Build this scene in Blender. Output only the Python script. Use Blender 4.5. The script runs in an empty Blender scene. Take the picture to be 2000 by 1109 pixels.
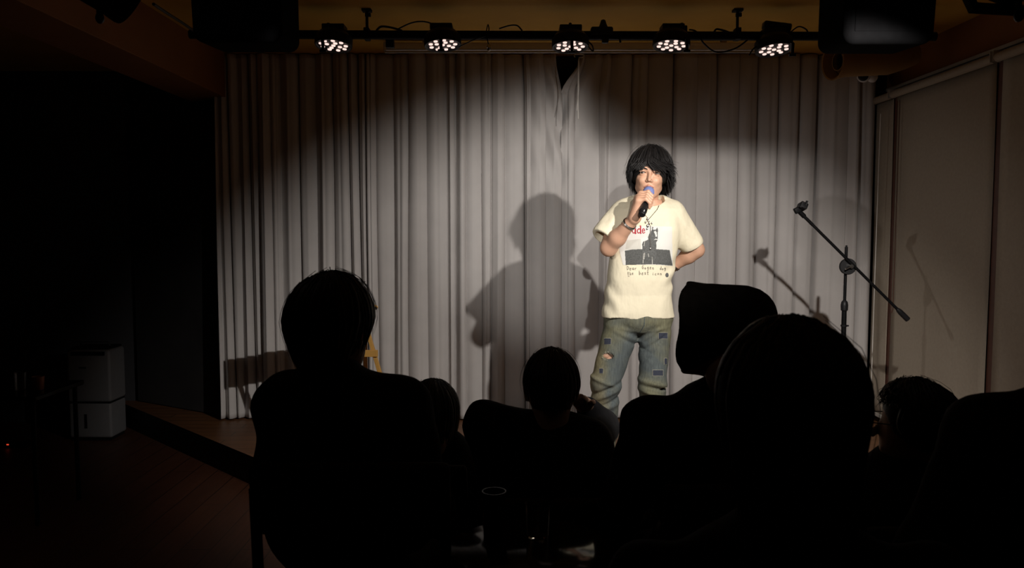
import bpy, bmesh, math, random
import numpy as np
from mathutils import Vector, Matrix
from mathutils.bvhtree import BVHTree
random.seed(7); rng = np.random.default_rng(7)
C = bpy.context.scene.collection
sc = bpy.context.scene
# ------------------------------------------------------------------ camera
FPX, CX, CY = 1550.0, 1000.0, 554.5
PITCH = math.atan(104.5 / FPX); CAMZ = 1.48
cam_data = bpy.data.cameras.new('camera'); cam = bpy.data.objects.new('camera', cam_data); C.objects.link(cam)
cam_data.sensor_width = 36; cam_data.lens = 36 * FPX / 2000
cam.location = (0, 0, CAMZ); cam.rotation_euler = (math.pi / 2 - PITCH, 0, 0)
cam_data.dof.use_dof = True; cam_data.dof.focus_distance = 3.9; cam_data.dof.aperture_fstop = 8
cam_data.clip_start = 0.05
sc.camera = cam
# ------------------------------------------------------------------ world, exposure
w = bpy.data.worlds.new('world'); sc.world = w; w.use_nodes = True
w.node_tree.nodes['Background'].inputs[0].default_value = (0.9, 0.75, 0.6, 1)
w.node_tree.nodes['Background'].inputs[1].default_value = 0.0
sc.view_settings.view_transform = 'Standard'; sc.view_settings.look = 'None'
sc.view_settings.gamma = 1; sc.view_settings.exposure = 0.0; sc.view_settings.use_curve_mapping = False
# ------------------------------------------------------------------ lights
KEY_R = Vector((1.15, 1.95, 2.07)); KEY_L = Vector((-0.97, 2.10, 2.08))
def spot(name, loc, target, energy, size, blend, radius, col):
    l = bpy.data.lights.new(name, 'SPOT'); l.energy = energy; l.spot_size = math.radians(size); l.spot_blend = blend
    l.shadow_soft_size = radius; l.color = col
    o = bpy.data.objects.new(name, l); C.objects.link(o); o.location = loc
    o.rotation_euler = (Vector(target) - Vector(loc)).to_track_quat('-Z', 'Y').to_euler()
    return o
AIM_R = (0.52, 5.3, 0.03); AIM_L = (1.85, 5.2, 0.35)
KEY_F = Vector((0.05, -5.1, 2.46)); AIM_F = (0.25, 5.45, 1.52)
spot('stage_spot_light_right', KEY_R, AIM_R, 200, 80, 0.5, 0.018, (1.0, 0.93, 0.86))
spot('stage_spot_light_left', KEY_L, AIM_L, 38, 60, 0.6, 0.018, (1.0, 0.94, 0.90))
spot('follow_spot_light', KEY_F, AIM_F, 1100, 10.8, 1.0, 0.04, (1.0, 0.95, 0.89))
PAR = [(651, 91), (865, 90), (1114, 93), (1311, 91), (1512, 99)]
YB, ZC, ZS, YC = 4.39, 2.675, 0.17, 5.45
PARX = [(p[0] - 1000) / FPX * (YB + 0.02) for p in PAR]
for i, x in enumerate(PARX):
    spot('par_beam_light', (x, YB + 0.02, 2.455), (x, YB - 0.05, 0.2), 8, 52, 0.6, 0.06, (1.0, 0.90, 0.80))

def at(px, py, Y):
    t = Y / (FPX * math.cos(PITCH) + (CY - py) * math.sin(PITCH))
    return Vector(((px - CX) * t, Y, CAMZ + t * (-FPX * math.sin(PITCH) + (CY - py) * math.cos(PITCH))))
# ------------------------------------------------------------------ materials
def mat(name, col, rough=0.7, metal=0.0, var=0.0, vscale=20.0, bump=0.0, bscale=80.0, emit=None, estr=0.0, col2=None, spec=0.5, trans=0.0, sheen=0.0, stretch=None, alpha=1.0, bdist=.004):
    m = bpy.data.materials.new(name); m.use_nodes = True
    nt = m.node_tree; b = nt.nodes['Principled BSDF']
    b.inputs['Base Color'].default_value = (*col, 1); b.inputs['Roughness'].default_value = rough
    b.inputs['Metallic'].default_value = metal; b.inputs['Specular IOR Level'].default_value = spec
    b.inputs['Transmission Weight'].default_value = trans; b.inputs['Sheen Weight'].default_value = sheen
    b.inputs['Alpha'].default_value = alpha
    tc = nt.nodes.new('ShaderNodeTexCoord'); mp = nt.nodes.new('ShaderNodeMapping')
    nt.links.new(tc.outputs['Object'], mp.inputs[0])
    if stretch: mp.inputs['Scale'].default_value = stretch
    n = nt.nodes.new('ShaderNodeTexNoise'); n.inputs['Scale'].default_value = vscale; n.inputs['Detail'].default_value = 5
    nt.links.new(mp.outputs[0], n.inputs[0])
    mix = nt.nodes.new('ShaderNodeMix'); mix.data_type = 'RGBA'
    c2 = col2 if col2 else tuple(min(1, c * (1 + var)) for c in col)
    c1 = col if col2 else tuple(c * (1 - var) for c in col)
    mix.inputs[6].default_value = (*c1, 1); mix.inputs[7].default_value = (*c2, 1)
    rp = nt.nodes.new('ShaderNodeMapRange'); rp.inputs[1].default_value = 0.3; rp.inputs[2].default_value = 0.7
    nt.links.new(n.outputs[0], rp.inputs[0]); nt.links.new(rp.outputs[0], mix.inputs[0])
    nt.links.new(mix.outputs[2], b.inputs['Base Color'])
    if bump > 0:
        n2 = nt.nodes.new('ShaderNodeTexNoise'); n2.inputs['Scale'].default_value = bscale; n2.inputs['Detail'].default_value = 3
        nt.links.new(mp.outputs[0], n2.inputs[0])
        bp = nt.nodes.new('ShaderNodeBump'); bp.inputs['Strength'].default_value = bump; bp.inputs['Distance'].default_value = bdist
        nt.links.new(n2.outputs[0], bp.inputs['Height']); nt.links.new(bp.outputs[0], b.inputs['Normal'])
    if emit:
        b.inputs['Emission Color'].default_value = (*emit, 1); b.inputs['Emission Strength'].default_value = estr
    return m
def wood_mat(name, c1, c2, rough, plank=0.12, axis=0):
    m = bpy.data.materials.new(name); m.use_nodes = True; nt = m.node_tree; b = nt.nodes['Principled BSDF']
    tc = nt.nodes.new('ShaderNodeTexCoord'); mp = nt.nodes.new('ShaderNodeMapping')
    nt.links.new(tc.outputs['Object'], mp.inputs[0]); mp.inputs['Rotation'].default_value = (0, 0, axis)
    br = nt.nodes.new('ShaderNodeTexBrick'); nt.links.new(mp.outputs[0], br.inputs[0])
    br.inputs['Color1'].default_value = (*c1, 1); br.inputs['Color2'].default_value = (*c2, 1)
    br.inputs['Mortar'].default_value = (c1[0] * .2, c1[1] * .2, c1[2] * .2, 1)
    br.inputs['Scale'].default_value = 1.0; br.inputs['Brick Width'].default_value = 1.2
    br.inputs['Row Height'].default_value = plank; br.inputs['Mortar Size'].default_value = 0.003
    mp2 = nt.nodes.new('ShaderNodeMapping'); mp2.inputs['Scale'].default_value = (2, 30, 30); nt.links.new(mp.outputs[0], mp2.inputs[0])
    n = nt.nodes.new('ShaderNodeTexNoise'); n.inputs['Scale'].default_value = 2; n.inputs['Detail'].default_value = 6; nt.links.new(mp2.outputs[0], n.inputs[0])
    mx = nt.nodes.new('ShaderNodeMix'); mx.data_type = 'RGBA'; mx.blend_type = 'MULTIPLY'; mx.inputs[0].default_value = 0.6
    nt.links.new(br.outputs[0], mx.inputs[6]); nt.links.new(n.outputs[0], mx.inputs[7]); nt.links.new(mx.outputs[2], b.inputs['Base Color'])
    b.inputs['Roughness'].default_value = rough
    return m
M = {}
M['black'] = mat('black_plastic', (.009, .009, .010), .45, var=.2, spec=.25)
M['speaker'] = mat('matte_black_cabinet', (.0018, .0018, .002), .9, var=.2, spec=.02)
M['blackmetal'] = mat('black_metal', (.005, .005, .0055), .5, .0, spec=.10, var=.2)
M['chrome'] = mat('chrome', (.6, .58, .55), .25, 1, var=.1)
M['curtain'] = mat('grey_curtain_cloth', (.575, .555, .545), .95, var=.04, vscale=6, bump=.12, bscale=500, spec=.15)
M['ceiling'] = mat('ochre_painted_ceiling', (.62, .34, .04), .8, var=.08, vscale=3, bump=.2, bscale=40)
M['beam'] = mat('brown_painted_beam', (.26, .10, .022), .75, var=.1, vscale=3, bump=.15, bscale=50)
M['darkwall'] = mat('dark_wall', (.03, .028, .028), .9, var=.2, vscale=4)
M['greywall'] = mat('grey_wall', (.045, .045, .05), .9, var=.1, vscale=4)
M['floor'] = wood_mat('room_floor_boards', (.12, .042, .02), (.10, .035, .017), .5, .14, math.pi / 2)
M['stage'] = wood_mat('stage_boards', (.24, .105, .04), (.20, .085, .033), .45, .1, 0)
M['riser'] = mat('black_riser', (.01, .01, .01), .7, var=.2)
M['blind'] = mat('beige_blind_cloth', (.38, .33, .265), .9, var=.05, vscale=60, bump=.1, bscale=400, spec=.1)
M['mullion'] = mat('brown_window_frame', (.10, .038, .024), .6, var=.15)
M['alu'] = mat('pale_metal_rail', (.5, .48, .44), .45, .4, var=.05)
M['shell'] = mat('dimmed_white_plastic', (.22, .22, .23), .5, var=.03)  # white plastic greyed down for the dim light at the left
M['white'] = mat('white_plastic', (.62, .62, .63), .5, var=.03)
M['screen'] = mat('screen_casing_white', (.8, .75, .7), .6, var=.04)
M['cord'] = mat('white_cord', (.75, .72, .68), .8, var=.05)
M['led'] = mat('lit_led_lens', (1, .9, .85), .3, emit=(1.0, .72, .64), estr=1.1)
M['ledoff'] = mat('lamp_lens', (1, .95, .9), .3, emit=(1.0, .92, .85), estr=3.0)
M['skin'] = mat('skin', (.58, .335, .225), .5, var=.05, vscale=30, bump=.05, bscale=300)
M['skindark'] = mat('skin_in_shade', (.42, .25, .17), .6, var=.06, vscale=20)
M['lip'] = mat('lips', (.48, .21, .16), .45, var=.05)
M['mouth'] = mat('mouth_inside', (.05, .012, .012), .6)
M['eyewhite'] = mat('eye_white', (.42, .36, .32), .3)
M['iris'] = mat('dark_iris', (.015, .008, .006), .2)
M['hair'] = mat('black_hair', (.009, .008, .008), .5, var=.4, vscale=60, spec=.35)
M['shirt'] = mat('cream_tshirt_cotton', (.76, .70, .53), .9, var=.02, vscale=8, bump=.75, bscale=11, spec=.15, stretch=(1.5, 1, .8), bdist=.012)
M['mic_foam'] = mat('blue_violet_foam', (.19, .23, .50), .95, var=.12, vscale=300, bump=.5, bscale=700)
M['printwhite'] = mat('print_pale', (.68, .675, .64), .9, var=.02, spec=.1)
M['printpale'] = mat('print_light_grey', (.56, .55, .50), .9, var=.04, spec=.1)
M['printgrey'] = mat('print_grey', (.115, .118, .115), .9, var=.3, vscale=200, spec=.1)
M['printfield'] = mat('print_dark_grey', (.10, .103, .10), .9, var=.25, vscale=180, spec=.1)
M['red'] = mat('print_red', (.40, .035, .05), .9, var=.05, spec=.1)
M['ink'] = mat('print_ink', (.20, .18, .15), .9, var=.1, spec=.1)
M['denimpatch'] = mat('indigo_patch', (.032, .038, .058), .95, var=.3, vscale=300)
M['thread'] = mat('frayed_thread', (.36, .35, .28), .95)
M['wood'] = mat('yellow_pine', (.55, .30, .07), .55, var=.15, vscale=6, stretch=(1, 1, .1))
M['blackcloth'] = mat('black_cloth', (.010, .010, .011), .95, var=.3, vscale=30, bump=.3, bscale=60, spec=.1)
M['darkcloth'] = mat('charcoal_cloth', (.022, .020, .020), .95, var=.3, vscale=30, bump=.3, bscale=60, spec=.1)
M['hatcloth'] = mat('brown_black_hat_cloth', (.020, .016, .013), .95, var=.3, vscale=40, bump=.3, bscale=200, spec=.1)
M['glass'] = mat('clear_glass', (.9, .9, .9), .05, trans=1.0)
M['ductpaint'] = mat('ochre_duct_paint', (.28, .15, .04), .7, var=.1, vscale=10)
M['orange'] = mat('orange_cup', (.2, .06, .012), .5, var=.1)
M['tabletop'] = mat('dark_glossy_tabletop', (.010, .008, .006), .10, var=.2, vscale=8, spec=.04)
M['redled'] = mat('red_led', (.8, .05, .02), .4, emit=(1, .08, .03), estr=.7)
M['shoe'] = mat('black_shoe_leather', (.02, .02, .02), .5)
M['silver'] = mat('silver_jewellery', (.55, .53, .5), .3, 1, var=.1)
# denim
m = bpy.data.materials.new('faded_denim'); m.use_nodes = True; nt = m.node_tree; b = nt.nodes['Principled BSDF']; M['denim'] = m
tc = nt.nodes.new('ShaderNodeTexCoord')
def noise(scale, det=4, st=None):
    mp = nt.nodes.new('ShaderNodeMapping'); nt.links.new(tc.outputs['Object'], mp.inputs[0])
    if st: mp.inputs['Scale'].default_value = st
    n = nt.nodes.new('ShaderNodeTexNoise'); n.inputs['Scale'].default_value = scale; n.inputs['Detail'].default_value = det
    nt.links.new(mp.outputs[0], n.inputs[0]); return n
def ramp(src, a, bb, ca, cb):
    r = nt.nodes.new('ShaderNodeValToRGB'); r.color_ramp.elements[0].position = a; r.color_ramp.elements[1].position = bb
    r.color_ramp.elements[0].color = (*ca, 1); r.color_ramp.elements[1].color = (*cb, 1); nt.links.new(src, r.inputs[0]); return r
n1 = noise(5.5, 3); r1 = ramp(n1.outputs[0], .38, .62, (.10, .118, .12), (.17, .168, .11))
n2 = noise(4, 2, (1, 1, .6)); r2 = ramp(n2.outputs[0], .55, .75, (0, 0, 0), (1, 1, 1))
mx = nt.nodes.new('ShaderNodeMix'); mx.data_type = 'RGBA'; nt.links.new(r2.outputs[0], mx.inputs[0]); nt.links.new(r1.outputs[0], mx.inputs[6]); mx.inputs[7].default_value = (.25, .215, .12, 1)
n3 = noise(60, 4, (3, 3, .25)); r3 = ramp(n3.outputs[0], .3, .7, (.72, .72, .74), (1.15, 1.15, 1.12))
m3 = nt.nodes.new('ShaderNodeMix'); m3.data_type = 'RGBA'; m3.blend_type = 'MULTIPLY'; m3.inputs[0].default_value = 1
nt.links.new(mx.outputs[2], m3.inputs[6]); nt.links.new(r3.outputs[0], m3.inputs[7]); nt.links.new(m3.outputs[2], b.inputs['Base Color'])
b.inputs['Roughness'].default_value = .95; b.inputs['Specular IOR Level'].default_value = .15
bp = nt.nodes.new('ShaderNodeBump'); bp.inputs['Strength'].default_value = .35; bp.inputs['Distance'].default_value = .004
n4 = noise(45, 4, (1, 1, 1.6)); nt.links.new(n4.outputs[0], bp.inputs['Height']); nt.links.new(bp.outputs[0], b.inputs['Normal'])

# ------------------------------------------------------------------ object helpers
def thing(name, label, cat, loc=(0, 0, 0), group=None, rz=0):
    o = bpy.data.objects.new(name, None); C.objects.link(o); o.location = loc; o.rotation_euler = (0, 0, rz)
    o.empty_display_size = .1; o['label'] = label; o['category'] = cat
    if group: o['group'] = group
    return o
def tag(o, label, cat, group=None, kind=None):
    o['label'] = label; o['category'] = cat
    if group: o['group'] = group
    if kind: o['kind'] = kind
    return o
def mesh_obj(name, me, mats, parent=None, smooth=False):
    if not isinstance(mats, (list, tuple)): mats = [mats]
    for mm in mats: me.materials.append(mm)
    if smooth: me.polygons.foreach_set('use_smooth', [True] * len(me.polygons))
    o = bpy.data.objects.new(name, me); C.objects.link(o)
    if parent:
        o.parent = parent; bpy.context.view_layer.update() if False else None
        o.matrix_parent_inverse = wmat(parent).inverted()
    return o
def wmat(o):
    mm = Matrix.Translation(o.location) @ o.rotation_euler.to_matrix().to_4x4()
    if o.parent: mm = wmat(o.parent) @ o.matrix_parent_inverse @ mm
    return mm
class MB:
    """collects shapes (world coordinates) into one mesh"""
    def __init__(s): s.bm = bmesh.new()
    def box(s, c, size, rot=None, bev=0.0):
        r = bmesh.ops.create_cube(s.bm, size=1.0); vs = r['verts']
        mt = Matrix.Translation(Vector(c)) @ (rot.to_4x4() if rot else Matrix.Identity(4)) @ Matrix.Diagonal((*size, 1))
        if bev > 0:
            for v in vs: v.co = Vector((v.co.x * size[0], v.co.y * size[1], v.co.z * size[2]))
            es = list({e for v in vs for e in v.link_edges})
            rb = bmesh.ops.bevel(s.bm, geom=es, offset=bev, segments=3, affect='EDGES', profile=.5)
            vs2 = set(rb['verts']); 
            allv = {v for f in rb['faces'] for v in f.verts}
            grow = set(allv)
            for v in list(allv):
                for f in v.link_faces: grow.update(f.verts)
            m2 = Matrix.Translation(Vector(c)) @ (rot.to_4x4() if rot else Matrix.Identity(4))
            for v in grow: v.co = m2 @ v.co
        else:
            for v in vs: v.co = mt @ v.co
        return s
    def tube(s, pts, r, seg=10, cap=True):
        pts = [Vector(p) for p in pts]; n = len(pts); rs = r if isinstance(r, (list, tuple)) else [r] * n
        rings = []; t0 = (pts[1] - pts[0]).normalized()
        u = t0.orthogonal().normalized()
        for i, p in enumerate(pts):
            if i == 0: t = t0
            elif i == n - 1: t = (pts[-1] - pts[-2]).normalized()
            else: t = ((pts[i + 1] - p).normalized() + (p - pts[i - 1]).normalized()).normalized()
            u = (u - t * u.dot(t)).normalized(); v = t.cross(u)
            rings.append([s.bm.verts.new(p + (u * math.cos(a) + v * math.sin(a)) * rs[i]) for a in [2 * math.pi * k / seg for k in range(seg)]])
        for i in range(n - 1):
            for k in range(seg):
                s.bm.faces.new((rings[i][k], rings[i][(k + 1) % seg], rings[i + 1][(k + 1) % seg], rings[i + 1][k]))
        if cap:
            s.bm.faces.new(rings[0][::-1]); s.bm.faces.new(rings[-1])
        return s
    def lathe(s, prof, c, axis=(0, 0, 1), seg=28, xdir=None):
        """prof: (r, h) list along axis"""
        a = Vector(axis).normalized(); u = a.orthogonal().normalized() if xdir is None else Vector(xdir); v = a.cross(u); c = Vector(c)
        rings = []
        for (r, h) in prof:
            if r < 1e-6: rings.append([s.bm.verts.new(c + a * h)])
            else: rings.append([s.bm.verts.new(c + a * h + (u * math.cos(t) + v * math.sin(t)) * r) for t in [2 * math.pi * k / seg for k in range(seg)]])
        for i in range(len(rings) - 1):
            A, B = rings[i], rings[i + 1]
            for k in range(seg):
                k2 = (k + 1) % seg
                if len(A) == 1 and len(B) == 1: continue
                if len(A) == 1: s.bm.faces.new((A[0], B[k], B[k2]))
                elif len(B) == 1: s.bm.faces.new((A[k], A[k2], B[0]))
                else: s.bm.faces.new((A[k], A[k2], B[k2], B[k]))
        return s
    def sphere(s, c, r, seg=16, scale=(1, 1, 1), rot=None):
        R = bmesh.ops.create_uvsphere(s.bm, u_segments=seg, v_segments=max(6, seg // 2), radius=r)
        mt = Matrix.Translation(Vector(c)) @ (rot.to_4x4() if rot else Matrix.Identity(4)) @ Matrix.Diagonal((*scale, 1))
        for v in R['verts']: v.co = mt @ v.co
        return s
    def torus(s, c, R, r, axis=(0, 0, 1), seg=32, sx=1.0, sy=1.0, xdir=None):
        a = Vector(axis).normalized(); u = a.orthogonal().normalized() if xdir is None else Vector(xdir).normalized(); v = a.cross(u)
        pts = [Vector(c) + u * R * sx * math.cos(t) + v * R * sy * math.sin(t) for t in [2 * math.pi * k / seg for k in range(seg)]]
        rings = []
        for i, p in enumerate(pts):
            t = (pts[(i + 1) % seg] - pts[i - 1]).normalized(); n = a; bb = t.cross(n)
            rings.append([s.bm.verts.new(p + (n * math.cos(q) + bb * math.sin(q)) * r) for q in [2 * math.pi * k / 8 for k in range(8)]])
        for i in range(seg):
            A, B = rings[i], rings[(i + 1) % seg]
            for k in range(8): s.bm.faces.new((A[k], A[(k + 1) % 8], B[(k + 1) % 8], B[k]))
        return s
    def build(s, name, m, parent=None, smooth=False):
        bmesh.ops.recalc_face_normals(s.bm, faces=s.bm.faces[:])
        me = bpy.data.meshes.new(name); s.bm.to_mesh(me); s.bm.free()
        o = mesh_obj(name, me, m, parent, smooth)
        if smooth:
            try: me.set_sharp_from_angle(angle=math.radians(38))
            except Exception: pass
        return o
def struct(o): o['kind'] = 'structure'; return o
def from_np(name, V, Fc, mats, parent=None, smooth=True, midx=None):
    me = bpy.data.meshes.new(name); n = len(V); k = Fc.shape[1]
    me.vertices.add(n); me.vertices.foreach_set('co', V.astype(np.float32).ravel())
    me.loops.add(Fc.size); me.loops.foreach_set('vertex_index', Fc.astype(np.int32).ravel())
    me.polygons.add(len(Fc)); me.polygons.foreach_set('loop_start', np.arange(0, Fc.size, k, dtype=np.int32))
    me.update(calc_edges=True)
    o = mesh_obj(name, me, mats, parent, smooth)
    if midx is not None: me.polygons.foreach_set('material_index', midx.astype(np.int32))
    me.validate()
    return o
# ------------------------------------------------------------------ distance-field modelling
def smin(a, b, k):
    if k <= 0: return np.minimum(a, b)
    h = np.maximum(k - np.abs(a - b), 0) / k
    return np.minimum(a, b) - h * h * k * .25
def smax(a, b, k): return -smin(-a, -b, k)
class SF:
    def __init__(s, lo, hi, h):
        s.lo = np.array(lo, float); s.h = h
        n = np.ceil((np.array(hi) - s.lo) / h).astype(int) + 1; s.n = n
        ax = [(s.lo[i] + h * np.arange(n[i])).astype(np.float32) for i in range(3)]
        s.X, s.Y, s.Z = np.meshgrid(*ax, indexing='ij'); s.d = np.full(tuple(n), 1e3, np.float32)
    def rc(s, a, b, ra, rb, sq=None):
        a = np.array(a, np.float32); b = np.array(b, np.float32); ab = b - a; L = float(ab @ ab) + 1e-12
        x, y, z = s.X - a[0], s.Y - a[1], s.Z - a[2]
        t = np.clip((x * ab[0] + y * ab[1] + z * ab[2]) / L, 0, 1)
        return np.sqrt((x - t * ab[0]) ** 2 + (y - t * ab[1]) ** 2 + (z - t * ab[2]) ** 2) - (ra + (rb - ra) * t)
    def ell(s, c, r, R=None):
        x, y, z = s.X - c[0], s.Y - c[1], s.Z - c[2]
        if R is not None:
            R = np.array(R.to_3x3().transposed()) if isinstance(R, Matrix) else R
            x, y, z = (R[0][0] * x + R[0][1] * y + R[0][2] * z, R[1][0] * x + R[1][1] * y + R[1][2] * z, R[2][0] * x + R[2][1] * y + R[2][2] * z)
        k0 = np.sqrt((x / r[0]) ** 2 + (y / r[1]) ** 2 + (z / r[2]) ** 2); k1 = np.sqrt((x / r[0] ** 2) ** 2 + (y / r[1] ** 2) ** 2 + (z / r[2] ** 2) ** 2) + 1e-9
        return k0 * (k0 - 1) / k1
    def sect(s, zs, cx, cy, a, b, p=2.4):
        """stacked superellipse sections, zs ascending"""
        Z = s.Z; cxx = np.interp(Z, zs, cx); cyy = np.interp(Z, zs, cy); aa = np.interp(Z, zs, a); bb = np.interp(Z, zs, b)
        q = (np.abs((s.X - cxx) / aa) ** p + np.abs((s.Y - cyy) / bb) ** p) ** (1 / p)
        d = (q - 1) * np.minimum(aa, bb)
        return smax(smax(d, zs[0] - Z, .01), Z - zs[-1], .02)
    def plane(s, p, n):
        n = Vector(n).normalized(); return (s.X - p[0]) * n[0] + (s.Y - p[1]) * n[1] + (s.Z - p[2]) * n[2]
    def add(s, d, k=0.0): s.d = smin(s.d, d, k); return s
    def cut(s, d, k=0.0): s.d = smax(s.d, -d, k); return s     # remove where d<0
    def keep(s, d, k=0.0): s.d = smax(s.d, d, k); return s
    def mesh(s):
        d = s.d; ins = d < 0; nx, ny, nz = d.shape
        cs = np.zeros((nx - 1, ny - 1, nz - 1), np.int8)
        corners = [(i, j, k) for i in (0, 1) for j in (0, 1) for k in (0, 1)]
        for (i, j, k) in corners: cs += ins[i:nx - 1 + i, j:ny - 1 + j, k:nz - 1 + k]
        act = (cs > 0) & (cs < 8); idx = np.argwhere(act); N = len(idx)
        vid = np.full(act.shape, -1, np.int32); vid[act] = np.arange(N)
        acc = np.zeros((N, 3)); cnt = np.zeros(N)
        cd = {c: d[idx[:, 0] + c[0], idx[:, 1] + c[1], idx[:, 2] + c[2]] for c in corners}
        for c in corners:
            for axis in range(3):
                if c[axis] == 1: continue
                c2 = list(c); c2[axis] = 1; c2 = tuple(c2)
                a, b_ = cd[c], cd[c2]; mk = (a < 0) != (b_ < 0)
                t = a[mk] / (a[mk] - b_[mk]); p = np.tile(np.array(c, float), (mk.sum(), 1)); p[:, axis] += t
                acc[mk] += p; cnt[mk] += 1
        V = (idx + acc / cnt[:, None]) * s.h + s.lo
        quads = []
        for axis in range(3):
            sl0 = [slice(None)] * 3; sl1 = [slice(None)] * 3; sl0[axis] = slice(0, -1); sl1[axis] = slice(1, None)
            A = ins[tuple(sl0)]; B = ins[tuple(sl1)]; ch = np.argwhere(A != B); o1, o2 = [(1, 2), (2, 0), (0, 1)][axis]
            ok = (ch[:, o1] > 0) & (ch[:, o2] > 0) & (ch[:, o1] < d.shape[o1] - 1) & (ch[:, o2] < d.shape[o2] - 1); ch = ch[ok]
            flip = A[ch[:, 0], ch[:, 1], ch[:, 2]]
            def g(da, db):
                q = ch.copy(); q[:, o1] -= da; q[:, o2] -= db; return vid[q[:, 0], q[:, 1], q[:, 2]]
            q = np.stack([g(0, 0), g(1, 0), g(1, 1), g(0, 1)], 1)
            q[~flip] = q[~flip][:, ::-1]; quads.append(q)
        Q = np.concatenate(quads)
        return V, Q
def joinVF(lst):
    V = []; Q = []; o = 0
    for v, q in lst: V.append(v); Q.append(q + o); o += len(v)
    return np.concatenate(V), np.concatenate(Q)
def smoothV(V, Q, it=2, f=.5):
    e = np.concatenate([Q[:, [0, 1]], Q[:, [1, 2]], Q[:, [2, 3]], Q[:, [3, 0]]]); 
    for _ in range(it):
        S = np.zeros_like(V); c = np.zeros(len(V))
        for a, b_ in ((0, 1), (1, 0)):
            for k in range(3): S[:, k] += np.bincount(e[:, a], V[e[:, b_], k], len(V))
            c += np.bincount(e[:, a], minlength=len(V))
        V = V * (1 - f) + f * S / c[:, None]
    return V
def xf(V, mt):
    R = np.array(mt.to_3x3()); t = np.array(mt.translation); return V @ R.T + t

# ================================================================== SETTING
MBX = MB
struct(MB().box((-.6, .1, -.05), (7.4, 12.6, .1)).build('floor', M['floor']))
struct(MB().box((-.6, .1, ZC + .05), (7.4, 12.6, .1)).build('ceiling', M['ceiling']))
XW = 2.60
# stage: a low platform with a cut-off left corner
stage_poly = [(-.28, 3.32), (XW, 3.32), (XW, 6.05), (-3.05, 6.05)]
bm = bmesh.new()
top = [bm.verts.new((x, y, ZS)) for x, y in stage_poly]; bot = [bm.verts.new((x, y, 0)) for x, y in stage_poly]
bm.faces.new(top); n = len(top)
for i in range(n):
    f = bm.faces.new((top[i], bot[i], bot[(i + 1) % n], top[(i + 1) % n])); f.material_index = 1
bmesh.ops.recalc_face_normals(bm, faces=bm.faces[:])
me = bpy.data.meshes.new('stage'); bm.to_mesh(me); bm.free()
o = mesh_obj('stage_platform', me, [M['stage'], M['riser']])
tag(o, 'low wooden stage platform with black riser and slanting left corner', 'stage')
struct(MB().box((-.6, 6.16, ZC / 2), (7.4, .2, ZC)).build('wall_back', M['greywall']))
struct(MB().box((-4.1, .1, ZC / 2), (.2, 12.4, ZC)).build('wall_left', M['darkwall']))
struct(MB().box((-.6, -6.0, ZC / 2), (7.2, .2, ZC)).build('wall_front', M['darkwall']))
# right wall: lintel over windows, sill wall below, brown frames
struct(MB().box((XW + .06, .05, (2.375 + ZC) / 2), (.12, 11.9, ZC - 2.375)).build('wall_right', M['beam']))
struct(MB().box((XW + .12, .05, .10), (.12, 11.9, .20)).build('wall_sill', M['beam']))
for i, (y0, y1) in enumerate([(5.24, 6.05), (4.12, 5.16), (3.0, 4.04), (-5.9, 2.92)]):
    wo = struct(MB().box((XW + .10, (y0 + y1) / 2, 1.288), (.02, y1 - y0, 2.17)).build('window_%d' % (i + 1), M['darkwall']))
for y in (5.20, 4.08, 2.96):
    struct(MB().box((XW - .03, y, 1.288), (.16, .09, 2.17)).build('trim_%d' % (1 + [5.20, 4.08, 2.96].index(y)), M['mullion']))
# left soffit beam
struct(MB().box((-2.095, 2.1, (2.38 + ZC) / 2), (.31, 7.9, ZC - 2.38), bev=.004).build('trim_4', M['beam']))
# dark slanted partition left of the curtain
a = Vector((-1.97, 5.50)); b2 = Vector((-2.86, 6.03)); d2 = b2 - a
struct(MB().box(((a.x + b2.x) / 2, (a.y + b2.y) / 2, (ZS + 2.66) / 2 + .004), (d2.length, .03, 2.66 - ZS - .01), rot=Matrix.Rotation(math.atan2(d2.y, d2.x), 3, 'Z')).build('wall_partition', M['darkwall']))

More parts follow.
